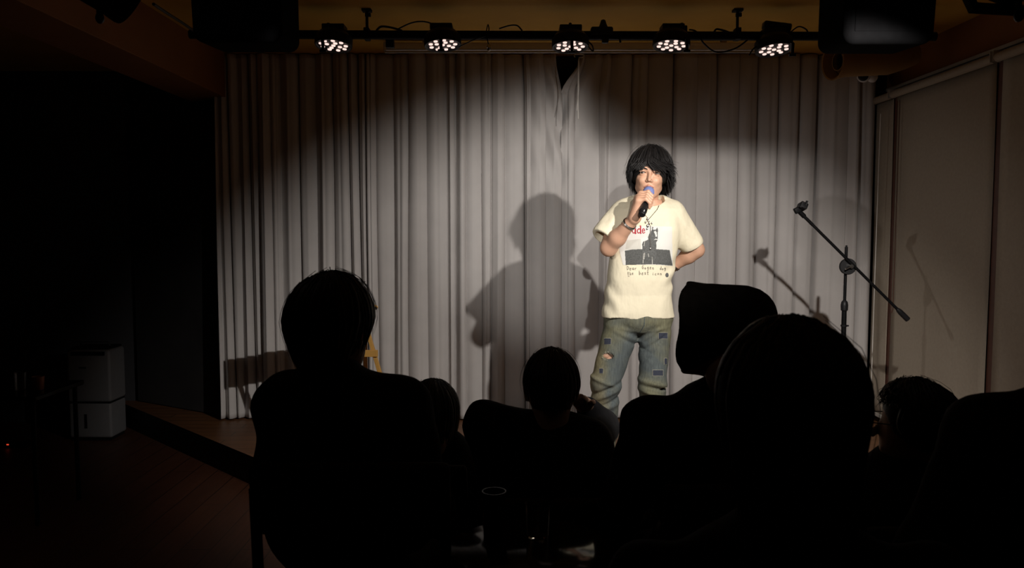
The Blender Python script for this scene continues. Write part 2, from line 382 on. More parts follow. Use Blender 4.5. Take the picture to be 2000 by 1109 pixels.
# ================================================================== CURTAINS
def curtain(name, label, lines, strong, edgefn, zt=2.668, zb=ZS + .012):
    X = [(p - 1000) / FPX * YC for p in lines]
    nz = 72; cols = []
    for i in range(len(X) - 1):
        k = max(10, int((X[i + 1] - X[i]) / .0028))
        for j in range(k): cols.append((i, j / k))
    cols.append((len(X) - 2, 1.0)); nc = len(cols)
    amp = rng.uniform(.030, .062, len(X)); mid = rng.uniform(-.012, .012, len(X)); midp = rng.uniform(.3, .7, len(X)); ov = rng.uniform(.002, .010, len(X)); asym = rng.uniform(.7, 1.5, len(X))
    ph = rng.uniform(0, 6.28, len(X)); wav = rng.uniform(.002, .012, len(X)); lean = rng.uniform(-.016, .016, len(X)); lv = rng.uniform(-.022, .022, len(X))
    V = np.zeros((nz, nc, 3))
    for r in range(nz):
        z = zt + (zb - zt) * r / (nz - 1); s = r / (nz - 1)
        Xr = [X[i] + wav[i] * math.sin(2.2 * s * 2 + ph[i]) * s + lean[i] * (s - .25) for i in range(len(X))]
        Xr[0] = X[0]; Xr[-1] = X[-1]
        for c, (i, u) in enumerate(cols):
            x = Xr[i] + (Xr[i + 1] - Xr[i]) * u
            A = amp[i] * (.75 + .25 * s) * (1 + .25 * math.sin(3 * s + ph[i]))
            uu = u ** asym[i]
            bul = 1 - abs(2 * uu - 1) ** 3.0
            vall = strong.get(lines[i], 0) * math.exp(-(u / .06) ** 2) + strong.get(lines[i + 1], 0) * math.exp(-((1 - u) / .06) ** 2)
            m_ = mid[i] * math.exp(-((u - midp[i]) / .13) ** 2)
            base = (lv[i] * (1 - u) + lv[i + 1] * u)
            y = YC + .02 - A * bul + vall + m_ + base
            x += ov[i] * math.sin(2 * math.pi * u) * 1.0 - .5 * ov[i] * math.cos(math.pi * u)
            dx, dy = edgefn(x, z); V[r, c] = (x + dx, y + dy, z)
    F_ = []
    for r in range(nz - 1):
        a0 = r * nc + np.arange(nc - 1); F_.append(np.stack([a0, a0 + nc, a0 + nc + 1, a0 + 1], 1))
    o = from_np(name, V.reshape(-1, 3), np.concatenate(F_), M['curtain'])
    sol = o.modifiers.new('thickness', 'SOLIDIFY'); sol.thickness = .003
    return tag(o, label, 'curtain', 'stage curtains')
xe = (1096 - 1000) / FPX * YC
def sstep(t): t = max(0, min(1, t)); return t * t * (3 - 2 * t)
def edgeL(x, z):
    g = sstep((z - 2.40) / .25); k = math.exp(-max(0, xe - x) / .12)
    # diagonal drape folds pulled towards the middle
    f = .030 * math.sin((x - xe) * 42 + (z - 2.4) * 16) * math.exp(-max(0, xe - x) / .14) * sstep((z - 1.5) / .7)
    return -.045 * g * k, f
def edgeR(x, z):
    g = sstep((z - 2.40) / .25); k = math.exp(-max(0, x - xe) / .16)
    f = .026 * math.sin((x - xe) * 38 - (z - 2.4) * 14) * math.exp(-max(0, x - xe) / .14) * sstep((z - 1.7) / .6)
    return .125 * g * k, f
linesL = [424, 433, 452, 470, 490, 508, 533, 552, 588, 619, 654, 685, 703, 717, 737, 770, 800, 835, 873, 891, 911, 940, 960, 986, 1024, 1036, 1066, 1096]
linesR = [1096, 1122, 1169, 1188, 1232, 1262, 1313, 1357, 1398, 1438, 1477, 1517, 1556, 1593, 1649, 1672, 1700]
curtain('stage_curtain', 'long grey pleated stage curtain hanging left of the centre gap', linesL, {703: .05, 717: .06, 588: .02, 685: .03, 1024: .03, 960: .02, 654: .02, 452: .03, 490: .03}, edgeL)
curtain('stage_curtain', 'grey pleated stage curtain right of the centre gap behind the performer', linesR, {1593: .07, 1313: .03, 1556: .03, 1477: .02, 1517: .02, 1398: .02, 1232: .02}, edgeR)
o = MB().tube([(-2.0, YC + .07, 2.66), (2.5, YC + .07, 2.66)], .008).build('curtain_rail', M['blackmetal']); tag(o, 'thin black rail carrying the grey stage curtains', 'curtain rail')

# ================================================================== PROJECTION SCREEN CASING + pull cord
t = thing('projection_screen', 'rolled-up white projection screen casing above the curtain', 'projector screen', (.4, 5.08, 2.60))
zc0 = at(1100, 96, 5.08).z; xa = at(753, 96, 5.08).x; xb = at(1490, 96, 5.08).x
MB().box(((xa + xb) / 2, 5.08, zc0 + .012), (xb - xa, .07, .045), bev=.006).build('casing', M['screen'], t)
MB().box(((xa + xb) / 2, 5.05, zc0 - .024), (xb - xa, .02, .012), bev=.003).build('bottom_bar', M['alu'], t)
for x in (xa, xb): MB().box((x, 5.08, zc0 + .010), (.014, .08, .055), bev=.004).build('end_cap', M['white'], t)
for x in (xa + .25, xb - .25): MB().box((x, 5.08, (zc0 + .034 + ZC) / 2), (.03, .05, ZC - zc0 - .030)).build('bracket', M['alu'], t)
h = at(1130, 110, 5.0); e = at(1130, 232, 5.0)
t2 = MB()
t2.tube([h + Vector((-.022, 0, -.005)), h + Vector((-.028, 0, .004)), h + Vector((-.024, 0, .012)), h + Vector((.03, 0, .012)), h + Vector((.034, 0, .0)), h + Vector((.022, 0, -.006)), h + Vector((.003, 0, -.008)), h + Vector((0, 0, -.03))], .0028)
pc = thing('pull_cord', 'white pull cord with a metal loop hanging in front of the curtain gap', 'cord', h)
t2.build('hanger_loop', M['alu'], pc, True)
MB().tube([h + Vector((0, 0, -.02)), h + Vector((-.003, 0, -.2)), e + Vector((-.002, 0, 0))], .0028, 6).build('cord', M['cord'], pc, True)
MB().tube([h + Vector((.002, 0, -.02)), h + Vector((.003, .003, -.2)), e + Vector((-.01, 0, .07)), e + Vector((-.012, 0, .05))], .0024, 6).build('cord', M['cord'], pc, True)
MB().tube([h + Vector((0, .0, .012)), h + Vector((0, .05, .03))], .002, 6).build('hook', M['alu'], pc)

# ================================================================== LIGHTING BAR
zbar = at(1000, 67, YB).z
bar = thing('lighting_bar', 'long black steel lighting bar hung below the ceiling across the stage', 'lighting bar', (.3, YB, zbar))
MB().tube([(-1.75, YB, zbar), (2.3, YB, zbar - .012)], .024, 16).build('bar_pipe', M['blackmetal'], bar, True)
for px in (717, 1440):
    x = at(px, 60, YB).x
    MB().tube([(x, YB, zbar), (x, YB, ZC - .01)], .008, 8).box((x, YB, ZC - .006), (.05, .05, .012)).box((x, YB, zbar), (.03, .062, .062), bev=.004).box((x + .006, YB, ZC - .03), (.03, .016, .018)).build('hanger', M['blackmetal'], bar)
for x in (-1.65, 2.2):
    MB().tube([(x, YB, zbar), (x, YB, ZC - .002)], .008, 8).build('hanger', M['blackmetal'], bar)
LAMPS = ['leftmost round LED stage lamp on the bar, left of the white screen casing',
         'LED stage lamp second from left on the bar, before the screen casing',
         'middle LED stage lamp on the bar, just left of the pull cord',
         'LED stage lamp above the performer on the bar, second from the right',
         'rightmost LED stage lamp on the bar, hanging slightly lower']
for i, (px, py) in enumerate(PAR):
    c = at(px, py, YB - .02); tilt = math.radians([9, 8, 8, 8, 10][i]); ax = Vector((math.sin(math.radians([3, -4, 0, 3, -3][i])), math.sin(tilt), math.cos(tilt))).normalized()
    ax.y = abs(ax.y); ax = ax.normalized()      # ax points up/back; the face looks down and slightly to the room
    T = thing('stage_lamp', LAMPS[i], 'stage light', c, 'LED stage lamps on the lighting bar')
    R = .098
    MB().lathe([(R - .008, .002), (R, .0), (R + .003, .006), (R + .002, .05), (R - .02, .075), (.03, .082), (0, .082)], c, ax, 32).lathe([(R - .008, .002), (R - .010, .008), (0, .008)], c, ax, 32).build('lamp_housing', M['black'], T, True)
    u = Vector((1, 0, 0)); u = (u - ax * u.dot(ax)).normalized(); v = ax.cross(u)
    pos = [(0, 0)] + [(.036 * math.cos(k * math.pi / 2 + .5), .036 * math.sin(k * math.pi / 2 + .5)) for k in range(4)] + [(.067 * math.cos(k * 2 * math.pi / 9), .067 * math.sin(k * 2 * math.pi / 9)) for k in range(9)]
    for (a_, b_) in pos:
        MB().lathe([(.0116, .0), (.0108, -.004), (0, -.006)], c + u * a_ + v * b_ + ax * .007, ax, 12).build('led_lens', M['led'], T, True)
    # yoke
    xo = [-.03, 0.0, 0, .06, .06][i]
    k0 = Vector((c.x + xo, YB, zbar))
    MB().tube([k0 + Vector((0, -.03, -.03)), c + Vector((xo, -.118, .01)), c + Vector((xo, -.112, -.045))], .0085, 8).tube([k0, k0 + Vector((0, -.03, -.03))], .012, 8).box(c + Vector((xo, -.112, -.048)), (.035, .012, .012)).build('yoke', M['blackmetal'], T)
    MB().box(k0 + Vector((0, 0, .012)), (.05, .06, .06), bev=.006).tube([k0 + Vector((.0, 0, .04)), k0 + Vector((0, 0, .06))], .008, 8).build('clamp', M['blackmetal'], T)
    MB().box(c + ax * .1, (.12, .10, .035), bev=.006).build('driver_box', M['black'], T)
def cable(pts, r, label, n=28, group='cables along the lighting bar'):
    P = [Vector(p) for p in pts]; out = []
    for i in range(len(P) - 1):
        p0 = P[max(0, i - 1)]; p1 = P[i]; p2 = P[i + 1]; p3 = P[min(len(P) - 1, i + 2)]
        for k in range(8):
            q = k / 8; out.append(.5 * ((2 * p1) + (p2 - p0) * q + (2 * p0 - 5 * p1 + 4 * p2 - p3) * q * q + (3 * p1 - p0 - 3 * p2 + p3) * q ** 3))
    out.append(P[-1]); o = MB().tube(out, r, 6).build('cable', M['black'], None, True); return tag(o, label, 'cable', group)
def bp_(px, py, dy=0): return at(px, py, YB + dy)
cable([bp_(775, 58), bp_(800, 46), bp_(820, 42), bp_(840, 45), bp_(860, 58)], .004, 'black cable arching over the bar left of the second lamp')
cable([bp_(735, 60), bp_(745, 52), bp_(765, 54), bp_(785, 60)], .006, 'short black cable lump on the bar right of the left hanger')
cable([bp_(975, 56), bp_(995, 50), bp_(1010, 50), bp_(1020, 60)], .004, 'short black cable loop on the bar between second and middle lamps')
cable([bp_(950, 60), bp_(953, 48), bp_(955, 58), bp_(952, 76, -.03), bp_(956, 92, -.03)], .003, 'thin black cord hooked over the bar, holding a small drop weight')
cable([bp_(895, 92, -.03), bp_(925, 78, -.03), bp_(950, 70, -.02)], .003, 'thin black lead running right from the second lamp')
cable([bp_(1346, 58), bp_(1360, 62), bp_(1375, 85, -.03), bp_(1400, 102, -.03), bp_(1435, 95, -.03), bp_(1460, 78, -.03)], .0045, 'black cable drooping under the bar between fourth and fifth lamps')
cable([bp_(1395, 62), bp_(1400, 57), bp_(1415, 60), bp_(1430, 66)], .006, 'short black cable bump on the bar left of the right hanger')
cable([bp_(1545, 62), bp_(1560, 52), bp_(1575, 58), bp_(1578, 68)], .004, 'black cable loop on the bar right of the rightmost lamp')
cable([bp_(1148, 90, -.03), bp_(1158, 100, -.03), bp_(1156, 88, -.03), bp_(1140, 74, -.02)], .004, 'small black cable loop right of the middle lamp')
cable([bp_(1463, 108, -.03), bp_(1475, 92, -.03), bp_(1500, 80, -.02)], .004, 'short black lead left of the rightmost lamp')
o = MB().sphere(bp_(955, 93, -.03), .013, 12, (1, 1, 1.6)).build('drop_weight', M['chrome'], None, True); tag(o, 'small metal carabiner-like weight hanging under the bar', 'weight')
# junction box and clutter on the bar right of the middle lamp
t = thing('bar_clamp', 'bulky black clamp with wing bolt on the bar right of the middle lamp', 'clamp', bp_(1178, 60))
MB().box(bp_(1175, 62), (.12, .06, .045), bev=.01).build('clamp_body', M['black'], t, True)
MB().lathe([(.0, .05), (.012, .045), (.02, .02), (.03, 0), (0, 0)], bp_(1178, 56), (0, 0, 1), 12).build('bolt_cap', M['black'], t, True)
MB().box(bp_(1182, 79, -.02), (.035, .03, .03), bev=.006).tube([bp_(1190, 75, -.02), bp_(1210, 76, -.02), bp_(1212, 83, -.02)], .006, 6).build('wing_bolt', M['black'], t)
o = MB().box(bp_(762, 84, .1), (.045, .04, .055), bev=.004).tube([bp_(762, 78, .1), bp_(762, 66, .02)], .008, 6).build('sensor_box', M['black'], None); tag(o, 'small black box hanging at the left end of the screen casing', 'box')
t = thing('power_adapter', 'black power adapter lying on the bar over the rightmost lamp', 'adapter', bp_(1520, 50))
MB().box(bp_(1517, 52), (.15, .06, .04), rot=Matrix.Rotation(.12, 3, 'Y'), bev=.01).build('adapter_body', M['black'], t, True)

# ================================================================== FRONT SPOTLIGHTS (the two that light the stage)
def front_spot(loc, aim, label, drop=.018, gel=False):
    ax = (Vector(aim) - loc).normalized(); back = -ax
    T = thing('stage_spotlight', label, 'stage light', loc, 'front stage spotlights')
    c = loc + back * .012
    MB().lathe([(.070, -.0), (.082, .0), (.084, .01), (.080, .05), (.080, .13), (.066, .17), (.03, .185), (0, .185)], c, back, 28).lathe([(.07, 0), (.068, .012), (0, .014)], c, back, 28).build('lamp_housing', M['black'], T, True)
    MB().lathe([(.064, .0), (0, .0)], c + back * .01, back, 28).build('lens', M['ledoff'], T, True)
    s = ax.cross(Vector((0, 0, 1))).normalized(); mid = c + back * .09
    top_ = Vector((mid.x, mid.y, mid.z + .17))
    MB().tube([mid + s * .088, mid + s * .092 + Vector((0, 0, .13)), top_ + s * .05, top_ - s * .05, mid - s * .092 + Vector((0, 0, .13)), mid - s * .088], .008, 8).build('yoke', M['blackmetal'], T)
    for sg in (-1, 1):
        MB().lathe([(0, -.018), (.014, -.018), (.016, 0), (0, .002)], mid + s * (.094 * sg), s * -sg, 12).build('knob', M['black'], T, True)
    MB().tube([top_, (top_.x, top_.y, ZC - .01)], .014, 10).box((top_.x, top_.y, ZC - .008), (.08, .08, .016), bev=.003).build('drop_pipe', M['blackmetal'], T)
    if gel:
        gq = ax.to_track_quat('Z', 'Y').to_matrix(); gp = c + ax * .004
        gb = MB()
        for sg in (-1, 1):
            gb.box(gp + gq @ Vector((sg * .092, 0, 0)), (.02, .204, .016), rot=gq).box(gp + gq @ Vector((0, sg * .092, 0)), (.204, .02, .016), rot=gq)
        gb.build('gel_frame', M['black'], T)
    low = mid + Vector((0, 0, -.09))
    MB().tube([low + Vector((0, 0, .02)), low - Vector((0, 0, .010))], .008, 8).tube([low, low - Vector((0, 0, drop))], .006, 8).sphere(low - Vector((0, 0, drop)), .011, 12, (1, 1, 1.3)).build('safety_knob', M['black'], T, True)
front_spot(KEY_R, AIM_R, 'black front spotlight at the top right, hanging near the right speaker', .06, True)
front_spot(KEY_F, AIM_F, 'black follow spotlight hanging at the back of the room behind the audience')
front_spot(KEY_L, AIM_L, 'black front spotlight at the top left, hanging near the left speaker')
# ================================================================== HANGING SPEAKERS
def speaker(px0, px1, pyb, Y, label):
    A = at(px0, pyb, Y); B = at(px1, pyb, Y); wd = B.x - A.x; cx = (A.x + B.x) / 2; hh = .40; zc = A.z + hh / 2
    T = thing('speaker', label, 'speaker', (cx, Y, A.z), 'hanging speakers')
    rot = Matrix.Rotation(math.radians(4), 3, 'X') @ Matrix.Rotation(0, 3, 'Z')
    bmx = SF((-wd / 2 - .02, -.16, -hh / 2 - .02), (wd / 2 + .02, .16, hh / 2 + .02), .005)
    taper = np.interp(bmx.Z, [-hh / 2, hh / 2], [.97, 1.0])
    qx = np.abs(bmx.X / taper) - (wd / 2 - .035); qz = np.abs(bmx.Z) - (hh / 2 - .035); qy = np.abs(bmx.Y) - (.13 - .035)
    d = np.sqrt(np.maximum(qx, 0) ** 2 + np.maximum(qy, 0) ** 2 + np.maximum(qz, 0) ** 2) + np.minimum(np.maximum(qx, np.maximum(qy, qz)), 0) - .035
    bmx.add(d); V, Q = bmx.mesh(); mt = Matrix.Translation((cx, Y + .13, zc)) @ rot.to_4x4()
    from_np('cabinet', xf(V, mt), Q, M['speaker'], T)
    MB().box(mt @ Vector((0, -.128, 0)), (wd - .06, .008, hh - .07), rot=rot, bev=.003).build('grille', M['speaker'], T)
    MB().box((cx, Y + .13, (zc + .19 + ZC) / 2), (.05, .05, ZC - zc - .19)).box((cx, Y + .13, ZC - .008), (.12, .12, .016)).build('bracket', M['blackmetal'], T)
speaker(365, 547, 73, 2.50, 'black hanging speaker at the top left in front of the bar')
speaker(1653, 1838, 76, 2.50, 'black hanging speaker at the top right in front of the bar')

# ================================================================== RIGHT WALL: blinds
def blind(y0, y1, xo, label, cord=False):
    T = thing('roller_blind', label, 'blind', (xo, (y0 + y1) / 2, .60), 'roller blinds on the right wall')
    zr = CAMZ + .365 * xo * (2.45 / 2.45) - .03
    nz = 24; ny = 16; V = []
    for r in range(nz + 1):
        for c in range(ny + 1):
            yy = y0 + (y1 - y0) * c / ny; s = r / nz
            V.append((xo + .006 + .004 * math.sin(c * .7 + 1) * s + .003 * math.sin(s * 5 + c * .3), yy, zr + (.24 - zr) * s))
    F_ = [(r * (ny + 1) + c, r * (ny + 1) + c + 1, (r + 1) * (ny + 1) + c + 1, (r + 1) * (ny + 1) + c) for r in range(nz) for c in range(ny)]
    o = from_np('cloth', np.array(V), np.array(F_), M['blind'], T); so = o.modifiers.new('t', 'SOLIDIFY'); so.thickness = .0015
    MB().tube([(xo - .018, y0 - .012, zr), (xo - .018, y1 + .012, zr)], .023, 18).build('roller', M['blind'], T, True)
    MB().box((xo, (y0 + y1) / 2, .235), (.012, y1 - y0, .025), bev=.003).build('bottom_bar', M['alu'], T)
    for yy in (y0 - .014, y1 + .014):
        MB().box((xo, yy, zr + .008), (.085, .004, .055), bev=.001).build('bracket', M['alu'], T)
    return T
XB = 2.475
bl0 = blind(5.225, 5.465, XB, 'narrow beige roller blind in the corner next to the curtain')
blind(4.125, 5.175, XB, 'wide beige roller blind beside the microphone stand')
blind(2.75, 4.06, XB - .005, 'beige roller blind at the right edge of the view')
o = MB().box((2.555, 4.0, 2.425), (.05, 2.9, .02), bev=.003).box((2.553, 4.0, 2.40), (.03, 2.9, .02)).build('blind_rail', M['alu'], None); tag(o, 'pale metal rail above the roller blinds', 'rail')
p0 = at(1731, 300, 5.1)
MB().tube([at(1720, 222, 5.2), at(1710, 500, 5.2), at(1700, 800, 5.2)], .0028, 6).build('pull_cord', M['cord'], bl0, True)
o = MB().tube([(XB - .03, 5.10, 2.30), (XB - .03, 5.10, .98), (XB - .028, 5.09, .95), (XB - .03, 5.07, .98), (XB - .03, 5.07, 2.30)], .0025, 6).build('blind_chain', M['mullion'], None); tag(o, 'thin dark operating chain looped beside the wide blind', 'chain')

# ================================================================== DUCT, SECURITY CAMERA
t = thing('air_duct', 'short ochre duct pipe with open round mouth in the ceiling corner', 'duct', at(1626, 120, 4.75))
c = at(1627, 120, 4.75); ax = Vector((.97, .22, .06)).normalized()
MB().lathe([(.088, .07), (.094, .03), (.100, 0), (.108, -.004), (.110, .006), (.098, .04), (.090, .09), (.086, .30)], c, ax, 36).build('duct_pipe', M['ductpaint'], t, True)
MB().lathe([(.05, .03), (.055, .03), (.06, .06), (.084, .075)], c, ax, 36).build('inner_ring', M['ductpaint'], t, True)
MB().lathe([(0, .10), (.086, .10)], c, ax, 24).build('duct_disc', M['black'], t)  # black disc across the pipe, just inside the mouth
e = c + ax * .28
MB().tube([c + ax * .24, c + ax * .36, c + ax * .42 + Vector((.04, .02, .03)), c + ax * .44 + Vector((.09, .03, .06))], .085, 28).build('duct_elbow', M['ductpaint'], t, True)
t = thing('security_camera', 'small white security camera with dark lens under the ceiling duct', 'camera', at(1695, 148, 5.0))
cc = at(1687, 148, 4.95); c3 = at(1704, 150, 5.02)
MB().sphere(cc, .040, 24).build('camera_ball', M['white'], t, True)
dl = (Vector((.0, 0, 1.6)) - cc).normalized() + Vector((-.1, 0, -.1))
dl.normalize()
MB().lathe([(0, .0425), (.018, .042), (.028, .034), (.030, .028)], cc, dl, 24).build('lens', M['black'], t, True)
MB().sphere(c3, .032, 20, (1, 1, 1.1)).build('camera_joint', M['white'], t, True)
MB().tube([c3, Vector((c3.x + .012, c3.y + .03, c3.z + .03)), Vector((c3.x + .012, c3.y + .03, ZC - .004))], .016, 16).lathe([(0, 0), (.045, 0), (.045, .012), (0, .012)], (c3.x + .012, c3.y + .03, ZC - .013), (0, 0, 1), 20).build('mount', M['white'], t, True)
o = cable([at(300, 8, 2.9), at(330, 28, 3.2), at(364, 50, 3.6), at(405, 80, 4.3)], .006, 'black cable running along the top of the left soffit', group='cables under the ceiling')

# ================================================================== MICROPHONE STAND
YM = 4.20
def mp_(px, py, dy=0): return at(px, py, YM + dy)
T = thing('microphone_stand', 'black boom microphone stand with empty clip right of the performer', 'microphone stand', (mp_(1648, 800).x, YM, ZS))
xs = mp_(1648, 640).x; piv = mp_(1652, 520)
MB().tube([(xs, YM, ZS + .30), (xs, YM, mp_(1650, 590).z)], .0125, 16).build('lower_pole', M['blackmetal'], T, True)
MB().tube([(xs, YM, mp_(1650, 600).z), (piv.x, YM, mp_(1652, 482).z)], .0080, 14).tube([(piv.x, YM, mp_(1652, 482).z - .002), (piv.x, YM, mp_(1652, 479).z)], .005, 10).build('upper_pole', M['blackmetal'], T, True)
MB().lathe([(.013, 0), (.018, .004), (.019, .03), (.016, .048), (.009, .056)], (xs, YM, mp_(1650, 607).z), (0, 0, 1), 18).build('height_clutch', M['black'], T, True)
MB().lathe([(.013, -.004), (.017, -.004), (.017, .005), (.013, .005)], (xs, YM, mp_(1648, 636).z), (0, 0, 1), 14).box((xs + .018, YM, mp_(1648, 636).z), (.014, .008, .008)).build('collar_ring', M['black'], T)
MB().lathe([(0, -.012), (.040, -.012), (.043, -.008), (.043, .004), (.038, .012), (0, .012)], piv + Vector((.002, -.018, 0)), (.12, 1, 0), 32).build('boom_disc', M['black'], T, True)
A = mp_(1562, 414, -.06); B = mp_(1773, 624, -.025); dirv = (B - A).normalized()
MB().tube([A + dirv * .02, B - dirv * .06], .0075, 12).build('boom_arm', M['blackmetal'], T, True)
MB().tube([A + dirv * .03, A + dirv * .10], .0085, 12).build('boom_sleeve', M['blackmetal'], T, True)
MB().tube([B - dirv * .085, B - dirv * .07, B - dirv * .055, B], [.0078, .013, .0145, .0145], 14).build('counter_grip', M['black'], T, True)
pv = piv + Vector((.008, -.05, .002))
MB().tube([pv + Vector((0, .02, 0)), pv + Vector((0, -.005, 0))], .011, 12).tube([pv + Vector((-.002, -.006, 0)), pv + Vector((-.035, -.012, -.014))], .0045, 8).build('tension_lever', M['chrome'], T, True)
MB().tube([A + dirv * .035, A], .012, 12).box(A + Vector((-.012, 0, .010)), (.034, .024, .030), rot=Matrix.Rotation(-.5, 3, 'Y'), bev=.004).build('clip_joint', M['blackmetal'], T, True)
cl = mp_(1567, 403, -.07); ca = Vector((-.35, -.55, -.5)).normalized()
pts = []
bmx = MB(); R_ = .017
u = ca.orthogonal().normalized(); v = ca.cross(u)
bmx.box(cl, (.040, .052, .034), rot=Matrix.Rotation(.45, 3, 'Y') @ Matrix.Rotation(-.3, 3, 'X'), bev=.006)
bmx.box(cl + Vector((-.012, -.02, .010)), (.006, .02, .034), rot=Matrix.Rotation(.45, 3, 'Y'))
bmx.box(cl + Vector((.012, -.02, .016)), (.006, .02, .026), rot=Matrix.Rotation(.45, 3, 'Y'))
bmx.build('mic_clip', M['black'], T, True)
for k in range(3):
    an = k * 2 * math.pi / 3 + .5; q = Vector((math.cos(an), math.sin(an), 0))
    MB().tube([Vector((xs, YM, ZS + .32)) + q * .014, Vector((xs, YM, ZS + .012)) + q * .28], .008, 10).build('leg', M['blackmetal'], T, True)
    MB().sphere(Vector((xs, YM, ZS + .013)) + q * .285, .0125, 10).build('rubber_foot', M['black'], T, True)
MB().tube([(xs, YM, ZS + .22), (xs, YM, ZS + .35)], .02, 14).build('hub', M['black'], T, True)

# ================================================================== EASEL at the back of the stage
T = thing('wooden_easel', 'yellow pine easel standing on stage behind the left spectator', 'easel', (-.95, 4.75, ZS))
YE = 4.75
def ep(px, py, dy=0): return at(px, py, YE + dy)
def bar3(a, b_, w_, d_, name, m_=M['wood']):
    a = Vector(a); b_ = Vector(b_); q = (b_ - a); L = q.length; rot = q.to_track_quat('Z', 'Y').to_matrix()
    MB().box((a + b_) / 2, (w_, d_, L), rot=rot, bev=.002).build(name, m_, T)
bot = ZS + .012
tR = ep(722, 590); 
def extz(a, b_, z): a = Vector(a); b_ = Vector(b_); t_ = (z - a.z) / (b_.z - a.z); return a + (b_ - a) * t_
bar3(extz(ep(716, 640), ep(741, 725), ep(716, 640).z + .12), extz(ep(716, 640), ep(741, 725), bot), .030, .022, 'leg')
bar3(extz(ep(690, 640), ep(664, 725), ep(716, 640).z + .12), extz(ep(690, 640), ep(664, 725), bot), .030, .022, 'leg')
bar3(extz(ep(716, 640, .03), ep(726, 735, .18), ep(716, 640).z + .1), extz(ep(716, 640, .03), ep(716, 725, .16), bot), .024, .018, 'rear_leg')
bar3(ep(660, 690, -.02), ep(738, 690, -.02), .022, .04, 'ledge')
bar3(ep(700, 700, .005), ep(703, 560, .02), .026, .02, 'mast')
MB().sphere(ep(729, 600, -.01), .021, 12, (1.4, 1, .8)).build('peg', M['wood'], T, True)
BD = ep(640, 652, -.06); th_ = .62; cdir = Vector((math.cos(th_), math.sin(th_), 0))
MB().box((BD.x, BD.y, BD.z), (.34, .012, .15), rot=Matrix.Rotation(th_, 3, 'Z'), bev=.002).build('board', M['black'], T)
e0 = BD - cdir * .15; e1 = BD + cdir * .10
bar3(e0 + Vector((0, 0, .07)), (e1.x, e1.y, bot), .022, .026, 'leg'); bar3(e1 + Vector((0, 0, .05)), (e0.x - .02, e0.y - .02, bot), .022, .026, 'leg')
bar3(Vector((e0.x, e0.y, bot + .07)), Vector((e1.x, e1.y, bot + .16)), .016, .03, 'crossbar')
# ================================================================== LEFT SIDE: dehumidifier, side table, power strip
T = thing('dehumidifier', 'white dehumidifier standing on the dark floor at the left', 'dehumidifier', (-2.96, 5.55, 0))
cxx, cyy = at(176, 860, 5.5).x, 5.62; wd = .30
MB().box((cxx, cyy, .145), (wd, .22, .25), bev=.018).build('water_tank', M['shell'], T, True)
MB().box((cxx, cyy, .46), (wd + .005, .225, .37), bev=.02).build('upper_body', M['shell'], T, True)
MB().box((cxx, cyy, .008), (wd - .03, .2, .016)).build('base', M['black'], T)
MB().box((cxx, cyy, .272), (wd - .012, .21, .012)).build('gap_line', M['black'], T)
MB().box((cxx, cyy + .01, .652), (wd - .03, .19, .014), bev=.004).box((cxx, cyy - .095, .62), (wd - .06, .04, .03), bev=.004).build('air_outlet', M['black'], T)
MB().box((cxx - .03, cyy - .1115, .14), (.018, .003, .10)).build('level_window', M['black'], T)
MB().box((cxx - .04, cyy - .1135, .52), (.05, .002, .014)).build('badge', M['greywall'], T)
MB().tube([(cxx - .1, cyy, .66), (cxx - .1, cyy - .02, .69), (cxx + .1, cyy - .02, .69), (cxx + .1, cyy, .66)], .007, 8).build('handle', M['greywall'], T)
YT = 4.1
T = thing('side_table', 'small dark side table at the left edge of the room', 'table', (-2.5, YT, 0))
xr = at(112, 760, YT).x; zt = at(60, 762, YT).z
MB().box((xr - .25, YT, zt), (.54, .45, .025), bev=.006).build('tabletop', M['tabletop'], T)
for sx in (-.48, -.015):
    for sy in (-.19, .19): MB().tube([(xr + sx, YT + sy, 0), (xr + sx, YT + sy, zt - .01)], .012, 10).build('leg', M['blackmetal'], T)
zt += .0125
def cup(px, label, m_, r=.03, h=.07, x=None, y=None, z=None, name='cup'):
    if x is None: x = at(px, 760, YT - .05).x; y = YT - .05; z = zt
    o = MB().lathe([(0, 0), (r * .8, 0), (r * .85, .004), (r, h), (r - .003, h), (r * .8, .006), (0, .006)], (x, y, z + .0005), (0, 0, 1), 24).build(name, m_, None, True)
    return tag(o, label, 'cup')
cup(75, 'small orange cup on the side table at the left edge', M['orange'])
cup(40, 'clear drinking glass on the side table left of the orange cup', M['glass'], .03, .09, name='drinking_glass')
T = thing('power_strip', 'power strip with a glowing red light on the floor at far left', 'power strip', (-2.3, 3.7, 0))
p = at(20, 871, 5.1)
q = at(20, 873, 5.35); q = Vector((q.x, q.y, .02))
MB().box((q.x, q.y, .018), (.26, .05, .036), bev=.006).build('strip_body', M['white'] if False else M['black'], T)
MB().box((q.x, q.y - .026, .024), (.014, .004, .008)).build('indicator_light', M['redled'], T)
MB().box((q.x + .09, q.y, .038), (.02, .02, .006)).build('switch', M['black'], T)
T['label'] = 'power strip with a glowing red indicator on the floor at far left'; T.location = (0, 0, 0)
for ch in T.children: ch.matrix_parent_inverse = Matrix.Identity(4)
